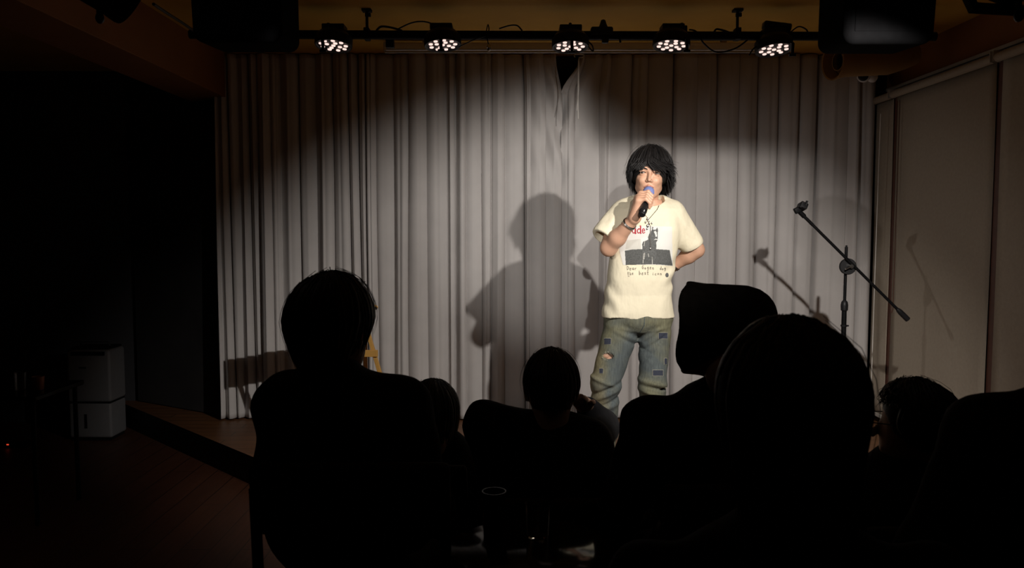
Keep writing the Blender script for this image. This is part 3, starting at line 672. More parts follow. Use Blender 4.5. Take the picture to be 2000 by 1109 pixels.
# ================================================================== HAIR
def hair_mesh(mt, rad, zend, n=700, r0=.0055, seedv=1, jit=.008, crown=(0, .015), strands=0, flick=0.0, curl=0.0, off=.0, taper=.18, th0=.04):
    """locks start at the crown, follow an ellipsoid and hang; zend(phi) gives the tip height"""
    rg = random.Random(seedv); V = []; Q = []
    def lock(phi, lay, r0, wild):
        ze = zend(phi) + rg.uniform(-.012, .012) * (1 + wild)
        pts = []; a = rad[0] * lay; b_ = rad[1] * lay; c_ = rad[2] * lay
        t0 = rg.uniform(th0, .95); N = 9; ph = phi + rg.uniform(-.15, .15); tw = rg.uniform(-.35, .35) * (.35 if wild < 1 else 1); wx = rg.uniform(-.006, .006); wz = rg.uniform(-.004, .004)
        zt_ = c_ * math.cos(t0); 
        for i in range(N):
            s = i / (N - 1); z = zt_ + (ze - zt_) * s
            if z > 0: k = math.sqrt(max(0, 1 - (z / c_) ** 2))
            else: k = 1 - taper * min(1, (-z / .12)) ** 1.2
            p = ph + tw * s
            fl = flick * max(0, s - .7) * (1 if math.cos(p) > -.2 else -.4)
            pts.append(Vector((k * a * math.cos(p) + fl + crown[0] + wild * wx, k * b_ * math.sin(p) + crown[1] * (1 - s) + curl * math.sin(s * 9 + phi * 3), z + wild * wz)))
        seg = 4
        base = len(V)
        for i, p in enumerate(pts):
            s = i / (N - 1); rr = r0 * (1 - s) ** .6 * (.5 + min(1, s * 4) * .5) + .0004
            t = (pts[min(N - 1, i + 1)] - pts[max(0, i - 1)]).normalized(); nrm = Vector((p.x, p.y, p.z * .5)); 
            nrm = (nrm - t * nrm.dot(t)); nrm = nrm.normalized() if nrm.length > 1e-6 else t.orthogonal().normalized(); sd = t.cross(nrm)
            for k in range(seg):
                an = k * math.pi / 2; V.append(p + nrm * math.cos(an) * rr * .55 + sd * math.sin(an) * rr * 1.3)
        for i in range(N - 1):
            for k in range(seg):
                a0 = base + i * seg; Q.append((a0 + k, a0 + (k + 1) % seg, a0 + seg + (k + 1) % seg, a0 + seg + k))
    for i in range(n): lock(rg.uniform(0, 2 * math.pi), rg.uniform(.955, 1.03), r0 * rg.uniform(.6, 1.3), .3)
    for i in range(strands): lock(rg.uniform(0, 2 * math.pi), rg.uniform(1.0, 1.06), .0008, 1.5)
    V = np.array([tuple(p) for p in V]); Q = np.array(Q)
    return xf(V, mt), Q

# ================================================================== PERFORMER
YP = 3.80
def J(px, py, dy=0.0): return at(px, py, YP + dy)
PF = thing('person', 'person in cream horse-print t-shirt and patched jeans speaking into a microphone', 'person', (J(1250, 600).x, YP, ZS))
Hm = Matrix.Translation(J(1269, 337, -.01)) @ Matrix.Rotation(math.radians(-9), 4, 'Z') @ Matrix.Rotation(math.radians(4), 4, 'Y') @ Matrix.Rotation(math.radians(5), 4, 'X')
# ---- head (local: +x viewer right, -y towards the room, z up, origin between the eyes inside the skull)
f = SF((-.10, -.14, -.24), (.10, .12, .13), .0018)
f.add(f.ell((0, .012, .035), (.074, .092, .086)))
f.add(f.ell((0, -.018, -.045), (.061, .072, .078)), .03)
f.add(f.rc((0, -.060, -.108), (0, -.058, -.109), .019, .019), .035)            # chin
f.add(f.rc((-.045, .0, -.075), (-.012, -.056, -.108), .015, .013), .02); f.add(f.rc((.045, .0, -.075), (.012, -.056, -.108), .015, .013), .02)
f.add(f.rc((-.032, -.073, -.035), (-.042, -.058, -.030), .016, .014), .02); f.add(f.rc((.032, -.073, -.035), (.042, -.058, -.030), .016, .014), .02)
f.add(f.rc((-.030, -.078, .018), (.030, -.078, .018), .010, .010), .02)         # brow
for sg in (-1, 1):
    f.cut(f.ell((.033 * sg, -.094, -.001), (.017, .014, .009)), .012)
    f.add(f.rc((.077 * sg, .018, .012), (.073 * sg, .012, -.028), .010, .007), .008)   # ears
    f.add(f.ell((.033 * sg, -.0785, .0055), (.017, .0085, .0045)), .004)        # upper lids
    f.add(f.ell((.033 * sg, -.0775, -.0085), (.015, .008, .0035)), .004)
f.add(f.rc((0, -.082, .010), (0, -.107, -.031), .0062, .0088), .010)            # nose
f.add(f.ell((-.0100, -.094, -.036), (.0075, .009, .0062)), .006); f.add(f.ell((.0100, -.094, -.036), (.0075, .009, .0062)), .006)
f.cut(f.ell((-.0065, -.100, -.0435), (.0035, .006, .003)), .002); f.cut(f.ell((.0065, -.100, -.0435), (.0035, .006, .003)), .002)
f.add(f.rc((-.020, -.0795, -.062), (0, -.0905, -.0600), .0042, .0062), .006); f.add(f.rc((.020, -.0795, -.062), (0, -.0905, -.0600), .0042, .0062), .006)
f.cut(f.ell((0, -.096, -.0690), (.023, .020, .0042)), .003)                     # open mouth
f.add(f.rc((-.016, -.079, -.076), (.016, -.079, -.076), .0050, .0050), .006); f.add(f.rc((-.006, -.085, -.0765), (.006, -.085, -.0765), .0058, .0058), .006)
f.add(f.rc((0, .030, -.06), (0, .045, -.26), .050, .056), .02)                 # neck
V, Q = f.mesh(); V = smoothV(V, Q, 1, .4)
cen = V[Q].mean(1); mi = np.zeros(len(Q), int)
lipm = (cen[:, 1] < -.074) & (((cen[:, 0] / .0235) ** 2 + ((cen[:, 2] + .0685) / .0125) ** 2) < 1)
mi[lipm] = 1
mi[(np.abs(cen[:, 0]) < .021) & (np.abs(cen[:, 2] + .069) < .0035) & (cen[:, 1] > -.0835) & (cen[:, 1] < -.05)] = 2
headV, headQ, headM = xf(V, Hm), Q, mi
# ---- torso, upper arms, legs (under the clothes)
SH_L = J(1209, 416, .02); EL_L = J(1189, 484, -.06); WR_L = J(1240, 425, -.20)
SH_R = J(1322, 420, .02); EL_R = J(1360, 488, .06); WR_R = J(1316, 519, .11)
HIP_L = J(1213, 640, .01); KN_L = J(1180, 748, -.03); AN_L = J(1168, 955, .06)
HIP_R = J(1280, 640, .01); KN_R = J(1273, 752, -.03); AN_R = J(1276, 958, .05)
f = SF((J(1130, 0).x, YP - .24, ZS), (J(1400, 0).x, YP + .24, 1.70), .008)
ch0 = J(1264, 470, .02); pe0 = J(1247, 610, .02)
f.add(f.ell(ch0 + Vector((0, .0, .03)), (.125, .085, .17))); f.add(f.ell(J(1255, 540, .02), (.11, .08, .13)), .06); f.add(f.ell(pe0, (.125, .09, .11)), .06)
f.add(f.rc(SH_L, SH_R, .034, .034), .05); f.add(f.rc(J(1268, 420, .03), J(1269, 385, .02), .055, .052), .03)
for S_, E_ in ((SH_L, EL_L), (SH_R, EL_R)): f.add(f.rc(S_, E_, .036, .036), .03)
for H_, K_, A_ in ((HIP_L, KN_L, AN_L), (HIP_R, KN_R, AN_R)):
    f.add(f.rc(H_, K_, .064, .044), .04); f.add(f.rc(K_, A_, .042, .034), .02)
f.keep(f.plane(Hm @ Vector((0, .03, -.13)), (0, 0, 1)), 0)
torsoVF = f.mesh()
# ---- viewer-left forearm + hand around the microphone
MIC1 = J(1267, 374, -.155); MIC0 = J(1254, 419, -.285); ma = (MIC0 - MIC1).normalized(); ML = (MIC0 - MIC1).length
vv = Vector((0.05, -1, 0)); vv = (vv - ma * vv.dot(ma)).normalized()           # towards the room
uu = ma.cross(vv).normalized()
if uu.x > 0: uu = -uu                                                          # towards viewer left
lo = Vector((min(EL_L.x, WR_L.x) - .08, MIC0.y - .08, EL_L.z - .07)); hi = Vector((MIC1.x + .09, EL_L.y + .10, MIC1.z + .06))
f = SF(lo, hi, .0020)
f.add(f.rc(EL_L + (SH_L - EL_L) * .5, EL_L, .042, .037)); 
mid = EL_L.lerp(WR_L, .35)
f.add(f.rc(EL_L, mid, .037, .038), .02); f.add(f.rc(mid, WR_L, .037, .0245), .02)
mr = .018
gc = lambda t_: MIC1 + ma * t_
kn = []; tts = [.046, .065, .084, .102]; flen = [.95, 1.05, 1.0, .85]
for i, t_ in enumerate(tts):
    k_ = gc(t_ + .004) + uu * (mr + .017) + vv * .004
    p1 = gc(t_ + .002) + uu * (mr + .0 - .006) + vv * (mr + .014)
    p2 = gc(t_ + .010) - uu * (.013 * flen[i]) + vv * (mr + .0105)
    p3 = gc(t_ + .016) - uu * (mr + .008) * min(1, flen[i]) + vv * (mr - .010)
    kn.append(k_)
    fg = f.rc(k_, p1, .0098, .0088); fg = smin(fg, f.rc(p1, p2, .0088, .0080), .004); fg = smin(fg, f.rc(p2, p3, .0080, .0068), .003)
    f.add(fg, .0035)
pal = WR_L.lerp(kn[2], .15)
for i, k_ in enumerate(kn):
    wofs = WR_L + (ma * (-.012 + .008 * i))
    f.add(f.rc(wofs, k_, .016, .0115), .012)
f.add(f.rc(gc(.075) + uu * (mr + .020) - vv * .012, WR_L, .017, .021), .015)
th = [WR_L + Vector((.010, .008, .008)), gc(.088) + uu * .026 - vv * .022, gc(.060) + uu * .004 - vv * (mr + .010), gc(.036) - uu * .010 - vv * (mr + .006)]
f.add(f.rc(WR_L, gc(.095) + uu * .030 + vv * .0, .024, .018), .015); f.add(f.rc(th[0], th[1], .015, .013), .012); f.add(f.rc(th[1], th[2], .0125, .0105), .005); f.add(f.rc(th[2], th[3], .0100, .0085), .004)
V, Q = f.mesh(); armLV = smoothV(V, Q, 1, .4), Q
# ---- viewer-right forearm + hand behind the hip
lo = Vector((WR_R.x - .16, EL_R.y - .08, WR_R.z - .10)); hi = Vector((EL_R.x + .07, WR_R.y + .10, SH_R.z - .05))
f = SF(lo, hi, .003)
f.add(f.rc(EL_R + (SH_R - EL_R) * .5, EL_R, .044, .037)); mid = EL_R.lerp(WR_R, .35)
f.add(f.rc(EL_R, mid, .036, .037), .02); f.add(f.rc(mid, WR_R, .036, .0255), .02)
pc_ = WR_R + Vector((-.06, .025, -.01)); f.add(f.rc(WR_R, pc_, .022, .019), .015)
f.add(f.rc(WR_R + Vector((-.01, .008, -.012)), pc_ + Vector((0, .0, -.022)), .018, .012), .015)
for i in range(4):
    b0 = pc_ + Vector((-.008, .004, .026 - .018 * i)); b1 = b0 + Vector((-.032, -.004, -.006)); b2_ = b1 + Vector((-.026, -.012, -.008))
    f.add(f.rc(b0, b1, .0098, .0088), .006); f.add(f.rc(b1, b2_, .0088, .0072), .003)
f.add(f.rc(WR_R + Vector((-.02, .0, .015)), WR_R + Vector((-.055, -.006, .045)), .012, .009), .01)
V, Q = f.mesh(); armRV = smoothV(V, Q, 1, .4), Q
V, Q = joinVF([(headV, headQ), torsoVF, armLV, armRV])
mi = np.zeros(len(Q), int); mi[:len(headM)] = headM
body = from_np('body', V, Q, [M['skin'], M['lip'], M['mouth']], PF, True, mi)
# ---- eyes, brows, teeth
for sg in (-1, 1):
    c = Hm @ Vector((.033 * sg, -.0755, -.0015)); R3 = Hm.to_3x3()
    ew = MB().sphere(c, 0.0105, 18, (1.2, .8, .40), R3).build('eye', M['eyewhite'], PF, True)
    gx = -.0025
    MB().sphere(Hm @ Vector((.033 * sg + gx, -.0835, -.0012)), .0052, 14, (1.0, .45, .72), R3).build('iris', M['iris'], ew, True)
    MB().tube([Hm @ Vector((sg * x_, y_, z_)) for x_, y_, z_ in ((.017, -.0835, .0005), (.026, -.0875, .0040), (.036, -.0865, .0045), (.049, -.0780, .0005))], [.0008, .0015, .0016, .0008], 6).build('eyelash', M['iris'], PF, True)
    MB().tube([Hm @ Vector((sg * x_, y_, z_)) for x_, y_, z_ in ((.012, -.0905, .0155), (.024, -.091, .0195), (.038, -.085, .0210), (.052, -.073, .0160))], [.0022, .0030, .0028, .0012], 8).build('eyebrow', M['hair'], PF, True)
MB().box(Hm @ Vector((0, -.077, -.0675)), (.026, .004, .005), rot=Hm.to_3x3(), bev=.001).build('teeth', M['eyewhite'], PF)
# ---- hair
def zend_p(phi):
    s = math.sin(phi); c_ = math.cos(phi)      # s=-1 front, +1 back
    fr = max(0, -s)
    side = (-.050 if c_ < 0 else -.068) + random.uniform(-.022, .022)
    if s > 0: return side + (-.115 - side) * min(1, s * 1.5)
    k = min(1, max(0, (fr - .35) / .30))
    return side * (1 - k) + (.021 + .004 * math.sin(phi * 23) + random.uniform(-.006, .006)) * k
Hh = Hm @ Matrix.Translation((0, .012, .002))
V1, Q1 = hair_mesh(Hh, (.104, .118, .128), zend_p, 900, .0056, 3, crown=(0, .02), strands=170, flick=.12, taper=.42)
capf = SF((-.12, -.13, -.16), (.12, .15, .14), .004)
capf.add(capf.ell((0, .012, .012), (.097, .108, .112)))
capf.cut(capf.ell((0, -.12, -.06), (.072, .085, .085)), .01); capf.keep(capf.plane((0, -.02, -.045), (0, -.35, -1)), .02)
capf.cut(-capf.plane((0, 0, -.11), (0, 0, 1)) * -1 * -1 if False else capf.ell((0, -.05, -.18), (.09, .09, .10)), .01)
cv, cq = capf.mesh(); cv = xf(cv, Hh)
V, Q = joinVF([(V1, Q1), (cv, cq)])
from_np('hair', V, Q, M['hair'], PF)
# ---- t-shirt
f = SF((J(1148, 0).x, YP - .20, J(0, 632).z), (J(1385, 0).x, YP + .20, J(0, 375).z), .004)
rows = [(623, 1176, 1319, .118), (600, 1179, 1317, .114), (575, 1183, 1314, .108), (545, 1187, 1314, .106), (515, 1190, 1319, .110), (480, 1196, 1324, .118), (450, 1199, 1328, .122), (425, 1202, 1328, .116), (408, 1208, 1322, .098), (398, 1220, 1310, .080), (389, 1236, 1296, .066)]
zs = [J(0, r[0]).z for r in rows]; cx = [(J(r[1], 500).x + J(r[2], 500).x) / 2 for r in rows]; aa = [(J(r[2], 500).x - J(r[1], 500).x) / 2 for r in rows]; bb = [r[3] for r in rows]; cyy_ = [YP + .015 + .012 * (i < 3) for i in range(len(rows))]
f.add(f.sect(zs, cx, cyy_, aa, bb, 2.5))
f.add(f.rc(SH_L + Vector((.01, .0, -.002)), J(1182, 458, -.035), .058, .062), .035)
f.add(f.rc(SH_R + Vector((-.015, .0, .0)), J(1349, 474, .045), .060, .060), .035)
f.add(f.rc(J(1225, 402, .02), J(1268, 392, .03), .035, .045), .04); f.add(f.rc(J(1312, 406, .02), J(1268, 392, .03), .035, .045), .04)
# soft folds of the cloth
X_, Y_, Z_ = f.X, f.Y, f.Z; x0 = J(1250, 0).x
fold = .0045 * np.sin((X_ - x0) * 60 + 3 * np.sin(Z_ * 9)) * np.clip((1.22 - Z_) / .3, 0, 1)
fold += .0035 * np.sin((Z_ * 55 + (X_ - x0) * 70)) * np.exp(-((X_ - J(1195, 0).x) / .05) ** 2) * np.exp(-((Z_ - J(0, 590).z) / .10) ** 2)
fold += .004 * np.sin((Z_ * 70 - (X_ - x0) * 60)) * np.exp(-((X_ - J(1318, 0).x) / .045) ** 2) * np.exp(-((Z_ - J(0, 540).z) / .08) ** 2)
fold += .0035 * np.sin(Z_ * 60 - X_ * 90) * np.exp(-((X_ - J(1190, 0).x) / .035) ** 2) * np.exp(-((Z_ - J(0, 430).z) / .05) ** 2)
fold += .0035 * np.sin(Z_ * 50 + X_ * 90) * np.exp(-((X_ - J(1340, 0).x) / .035) ** 2) * np.exp(-((Z_ - J(0, 440).z) / .05) ** 2)
f.d = f.d + fold.astype(np.float32)
# sleeve ends and hem, hollowed
def sleeve(f, S_, E_, cutp, nrm, rin):
    near = f.rc(S_.lerp(E_, .35), E_ + (E_ - S_) * .6, .085, .085)
    f.d = np.where(near < 0, smax(f.d, f.plane(cutp, nrm), .004), f.d)
slA = (J(1182, 458, -.035) - SH_L).normalized(); slB = (J(1349, 474, .045) - SH_R).normalized()
torso_guard_L = f.X < J(1196, 0).x; 
pl = f.plane(J(1176, 470, -.02), slA + Vector((-.10, 0, 0))); f.d = np.where((f.X < J(1200, 0).x) & (f.Z < J(0, 440).z) & (f.Z > J(0, 500).z), smax(f.d, pl, .004), f.d)
pr = f.plane(J(1356, 481, .05), slB); f.d = np.where((f.X > J(1327, 0).x) & (f.Z < J(0, 440).z), smax(f.d, pr, .004), f.d)
f.cut(f.rc(J(1188, 445, -.03), J(1170, 490, -.05), .036, .060), .004)
f.cut(f.rc(J(1344, 462, .04), J(1366, 500, .06), .040, .054), .004)
hem = J(1247, 619).z; f.keep(hem + .003 * np.sin(f.X * 40) - f.Z)
f.cut(f.sect([zs[0] - .05, zs[2]], [cx[0]] * 2, [YP + .025] * 2, [aa[0] - .014, aa[2] - .02], [.104, .09]), .004)
nk = Hm @ Vector((0, .034, -.10)); nk2 = Hm @ Vector((0, .034, -.185))
f.cut(f.rc(J(1269, 372, .02), J(1270, 392, -.008), .060, .066), .006)
V, Q = f.mesh(); V = smoothV(V, Q, 2, .5)
shirt = from_np('t_shirt', V, Q, M['shirt'], PF)
shirt_bvh = BVHTree.FromPolygons([tuple(v) for v in V], [tuple(q) for q in Q])
# collar rib
ring = []
for k in range(40):
    an = 2 * math.pi * k / 40; c = J(1269.5, 398, .012)
    o_ = Vector((c.x + .062 * math.cos(an), c.y + .060 * math.sin(an), 0)); hit = shirt_bvh.ray_cast(Vector((o_.x, o_.y, 1.75)), Vector((0, 0, -1)))
    ring.append(hit[0] if hit[0] is not None and hit[0].z > 1.3 else Vector((o_.x, o_.y, 1.5)))
zz = [p.z for p in ring]
# ---- jeans
f = SF((J(1135, 0).x, YP - .17, ZS + .03), (J(1335, 0).x, YP + .21, J(0, 600).z), .0042)
f.add(f.ell(J(1247, 622, .025), (.168, .118, .085))); f.add(f.ell(J(1248, 632, .025), (.06, .09, .035)))
def leg(H_, K_, A_, r):
    f.add(f.rc(H_ + Vector((0, 0, .0)), K_, r[0], r[1]), .016); f.add(f.rc(K_, A_, r[2], r[3]), .02)
leg(J(1212, 645, .015), J(1183, 748, -.03), J(1172, 955, .05), (.086, .070, .067, .062))
leg(J(1279, 645, .015), J(1274, 750, -.03), J(1278, 955, .05), (.080, .063, .064, .060))
f.keep(-1 * f.plane((0, 0, ZS + .065), (0, 0, 1))); f.keep(f.plane((0, 0, J(0, 606).z), (0, 0, 1)))
X_, Y_, Z_ = f.X, f.Y, f.Z
def ridge(px, py, sl, wdt, amp, sx=.07):
    c = J(px, py); return amp * np.exp(-(((Z_ - c.z) - sl * (X_ - c.x)) / wdt) ** 2) * np.exp(-((X_ - c.x) / sx) ** 2)
D = np.zeros_like(f.d)
for args in [(1170, 738, -.35, .010, .010), (1185, 752, .45, .010, -.011), (1180, 766, .40, .012, .010), (1195, 775, .5, .008, -.008), (1185, 790, .3, .012, .008), (1270, 742, -.2, .010, .008), (1275, 752, -.2, .008, -.009), (1270, 764, -.3, .010, .009), (1280, 778, .2, .012, -.007),
             (1225, 655, -.45, .010, .006), (1232, 668, -.5, .008, -.006), (1262, 655, .7, .010, .006), (1272, 668, .7, .009, -.006), (1262, 690, 1.3, .014, -.006), (1215, 640, -.2, .008, .004), (1285, 640, .2, .008, .004), (1205, 850, .2, .015, .01), (1280, 850, -.2, .015, .01)]:
    D += ridge(*args)
D += .0022 * np.sin(X_ * 55 + Z_ * 28) * np.sin(Z_ * 22 + 1)
f.d = f.d - D.astype(np.float32)
# ripped holes
def hole(px, py, rx, rz, dep=.032):
    c = J(px, py, 0); front = None
    col_ = [(f.d[int((c.x - f.lo[0]) / f.h), j, int((c.z - f.lo[2]) / f.h)]) for j in range(f.n[1])]
    jy = next((j for j, v_ in enumerate(col_) if v_ < 0), 0); y0 = f.lo[1] + jy * f.h
    f.cut(f.ell((c.x, y0, c.z), (rx, dep, rz)), .002); return Vector((c.x, y0, c.z))
h1 = hole(1184, 691, .026, .0165); h2 = hole(1289, 754, .016, .007)
V, Q = f.mesh(); V = smoothV(V, Q, 1, .4)
jeans = from_np('jeans', V, Q, M['denim'], PF)
jeans_bvh = BVHTree.FromPolygons([tuple(v) for v in V], [tuple(q) for q in Q])
# leg skin in one rip, a black plug as inner shade in the other
for hp, rx, rz, mm_, nm in ((h1, .025, .0155, M['skin'], 'knee_skin'), (h2, .015, .006, M['black'], 'torn_gap_shade')):
    MB().sphere(hp + Vector((0, .036, 0)), .03, 20, (rx / .03 * 1.15, .8, rz / .03 * 1.3)).build(nm, mm_, PF, True)
cam_o = Vector((0, 0, CAMZ))
def proj(bvh, px, py, off=.0012):
    d_ = (at(px, py, 4.0) - cam_o).normalized(); hit = bvh.ray_cast(cam_o, d_)
    if hit[0] is None: return None
    n_ = hit[1]
    if n_.dot(d_) > 0: n_ = -n_
    return hit[0] + n_ * off
fr = MB()
for hp, rx, rz, n_ in ((h1, .026, .0165, 46), (h2, .017, .007, 22)):
    for k in range(n_):
        an = 2 * math.pi * k / n_ + random.uniform(-.05, .05); p = hp + Vector((math.cos(an) * rx, 0, math.sin(an) * rz)); hit = jeans_bvh.find_nearest(p)[0]
        q = hit + Vector((-math.cos(an) * .006 * random.random(), -.004 - .003 * random.random(), -math.sin(an) * .004 - .004 * random.random())) + Vector((math.cos(an) * .003, 0, math.sin(an) * .003))
        fr.tube([hit + Vector((math.cos(an) * .005, -.001, math.sin(an) * .005)), hit + Vector((0, -.003, 0)), q], [.0007, .0007, .0004], 4)
fr.build('frayed_threads', M['thread'], PF)
def raster(name, bvh, box, step, fn, mats, parent, off=.0012):
    xs_ = np.arange(box[0], box[2] + step, step); ys_ = np.arange(box[1], box[3] + step, step)
    cxs, cys = np.meshgrid(xs_[:-1] + step / 2, ys_[:-1] + step / 2, indexing='xy'); mk = fn(cxs, cys)
    idx = np.argwhere(mk >= 0); V = []; vid = {}; Fq = []; mi = []
    for (r, c) in idx:
        q = []
        for (a_, b_) in ((r, c), (r, c + 1), (r + 1, c + 1), (r + 1, c)):
            if (a_, b_) not in vid:
                p = proj(bvh, xs_[b_], ys_[a_], off)
                vid[(a_, b_)] = None if p is None else len(V)
                if p is not None: V.append(tuple(p))
            q.append(vid[(a_, b_)])
        if None in q: continue
        if max((Vector(V[q[0]]) - Vector(V[q[2]])).length, (Vector(V[q[1]]) - Vector(V[q[3]])).length) > .02: continue
        Fq.append(q); mi.append(mk[r, c])
    if not Fq: return None
    return from_np(name, np.array(V), np.array(Fq), mats, parent, True, np.array(mi))
def inpoly(x, y, poly):
    c = np.zeros(x.shape, bool); n = len(poly)
    for i in range(n):
        x1, y1 = poly[i]; x2, y2 = poly[(i + 1) % n]
        cond = ((y1 > y) != (y2 > y)); 
        with np.errstate(divide='ignore', invalid='ignore'): xi = (x2 - x1) * (y - y1) / (y2 - y1 + 1e-12) + x1
        c ^= cond & (x < xi)
    return c
def seg_d(x, y, pl):
    d_ = np.full(x.shape, 1e9)
    for (x1, y1), (x2, y2) in zip(pl[:-1], pl[1:]):
        L = (x2 - x1) ** 2 + (y2 - y1) ** 2 + 1e-9; t_ = np.clip(((x - x1) * (x2 - x1) + (y - y1) * (y2 - y1)) / L, 0, 1)
        d_ = np.minimum(d_, np.hypot(x - x1 - t_ * (x2 - x1), y - y1 - t_ * (y2 - y1)))
    return d_
Z8 = lambda L: [(1200 + a_ / 5.836, 360 + b_ / 5.836) for a_, b_ in L]
frame_ = Z8([(60, 470), (655, 482), (662, 928), (430, 915), (100, 918), (60, 760)])
field = Z8([(120, 755), (200, 742), (300, 738), (400, 742), (480, 738), (590, 745), (628, 748), (645, 840), (662, 926), (540, 915), (430, 910), (130, 918)])
horse = Z8([(428, 492), (442, 515), (470, 518), (488, 490), (497, 520), (492, 560), (494, 610), (490, 640), (474, 664), (480, 700), (474, 745), (480, 800), (470, 880), (455, 905), (446, 860), (430, 905), (420, 905), (415, 850), (400, 820), (345, 830), (332, 890), (322, 890), (326, 800), (318, 740), (316, 680), (330, 650), (365, 640), (385, 628), (382, 600), (398, 560), (418, 535), (428, 515)])
blaze = Z8([(448, 540), (468, 528), (482, 550), (484, 595), (470, 598), (462, 565)])
muzz = Z8([(450, 632), (465, 618), (492, 622), (488, 632), (470, 628)])
palel = Z8([(140, 640), (300, 620), (305, 738), (125, 745)])
leglines = [Z8(q) for q in ([(332, 790), (326, 900)], [(345, 780), (338, 850)], [(430, 830), (432, 908)], [(385, 790), (392, 825)], [(345, 650), (338, 700)])]
def printfn(x, y):
    m_ = np.full(x.shape, -1)
    m_[inpoly(x, y, frame_)] = 0; m_[inpoly(x, y, palel)] = 1; m_[inpoly(x, y, field)] = 2; m_[inpoly(x, y, horse)] = 3
    m_[inpoly(x, y, blaze) | inpoly(x, y, muzz)] = 0
    for l in leglines: m_[seg_d(x, y, l) < .45] = 1
    return m_
raster('printed_picture', shirt_bvh, (1208, 438, 1315, 520), .5, printfn, [M['printwhite'], M['printpale'], M['printfield'], M['printgrey']], shirt)
def serif():
    S = []
    def st(pl, w_): S.append((Z8(pl), w_ / 5.836))
    # t i t(u) d e : only the last letters show past the arm
    st([(205, 510), (205, 535), (214, 553), (228, 553), (240, 538)], 10); st([(240, 505), (240, 560)], 15); st([(196, 506), (210, 506)], 5); st([(232, 506), (244, 506)], 5); st([(238, 560), (252, 558)], 5)
    st([(298, 475), (298, 556)], 15); st([(288, 472), (300, 470)], 5); st([(296, 560), (310, 557)], 5)
    st([(292, 510), (275, 507), (264, 520), (262, 540), (272, 554), (290, 550)], 11)
    st([(322, 530), (345, 528), (342, 512), (330, 505), (320, 515), (317, 535), (323, 552), (335, 555), (346, 545)], 9)
    st([(176, 500), (176, 560)], 13)
    return S
S1 = serif()
def txtfn(x, y):
    m_ = np.full(x.shape, -1)
    for pl, w_ in S1: m_[seg_d(x, y, pl) < w_ / 2] = 0
    return m_
raster('printed_lettering', shirt_bvh, (1225, 438, 1262, 458), .3, txtfn, [M['red']], shirt, .0022)
G = {'D': [[(0, 0), (.1, 1)], [(0, 0), (.7, .2), (.8, .6), (.1, 1)]], 'e': [[(.05, .7), (.6, .6), (.5, .42), (.2, .45), (.05, .75), (.25, 1), (.65, .9)]],
     'a': [[(.6, .5), (.2, .5), (.05, .8), (.3, 1), (.6, .75)], [(.6, .5), (.65, 1)]], 'r': [[(.1, .5), (.15, 1)], [(.13, .7), (.35, .48), (.6, .5)]],
     'G': [[(.7, .15), (.3, 0), (0, .45), (.2, .95), (.6, .9), (.7, .55), (.4, .55)]], 'o': [[(.3, .5), (.05, .75), (.3, 1), (.6, .75), (.3, .5)]],
     'g': [[(.6, .5), (.2, .5), (.1, .75), (.35, .95), (.6, .7)], [(.6, .5), (.62, 1.2), (.3, 1.4), (.1, 1.25)]], 'n': [[(.1, .5), (.12, 1)], [(.12, .7), (.4, .5), (.55, .65), (.58, 1)]],
     'd': [[(.6, 0), (.62, 1)], [(.6, .55), (.2, .5), (.05, .8), (.3, 1), (.6, .8)]], 't': [[(.3, .05), (.3, .95), (.5, 1)], [(.05, .4), (.6, .35)]], 'h': [[(.1, 0), (.12, 1)], [(.12, .65), (.4, .5), (.55, .65), (.58, 1)]],
     'b': [[(.1, 0), (.12, 1)], [(.12, .6), (.45, .5), (.6, .75), (.4, 1), (.12, .9)]], 's': [[(.55, .5), (.2, .52), (.2, .7), (.5, .78), (.5, .98), (.1, 1)]], 'i': [[(.3, .5), (.3, 1)], [(.3, .25), (.3, .28)]], 'c': [[(.55, .55), (.2, .5), (.05, .75), (.25, 1), (.6, .92)]]}
HW = []
def word(s, x0, x1, y0, y1):
    n_ = len(s); wch = (x1 - x0) / n_
    for i, ch_ in enumerate(s):
        for pl in G[ch_]: HW.append(Z8([(x0 + i * wch + a_ * wch * .9, y0 + b_ * (y1 - y0) + 3 * math.sin(i * 2.1)) for a_, b_ in pl]))
word('Dear', 145, 262, 932, 975); word('Gogen', 315, 460, 925, 965); word('dog', 518, 592, 935, 972)
word('the', 150, 225, 995, 1032); word('best', 280, 402, 985, 1028); word('icon', 432, 548, 995, 1032)
HW.append(Z8([(155, 1045), (170, 1050)]))
blot = Z8([(600, 1032)])[0]
def hwfn(x, y):
    m_ = np.full(x.shape, -1)
    for pl in HW: m_[seg_d(x, y, pl) < .42] = 0
    return m_
raster('handwritten_print', shirt_bvh, (1222, 516, 1306, 545), .3, hwfn, [M['ink']], shirt, .0014)
raster('dark_blot', shirt_bvh, (1296, 530, 1308, 544), .4, lambda x, y: np.where((((x - 1302.5) / 3.2) ** 2 + ((y - 537) / 4.3) ** 2) < 1, 0, -1), [M['printgrey']], shirt, .0014)
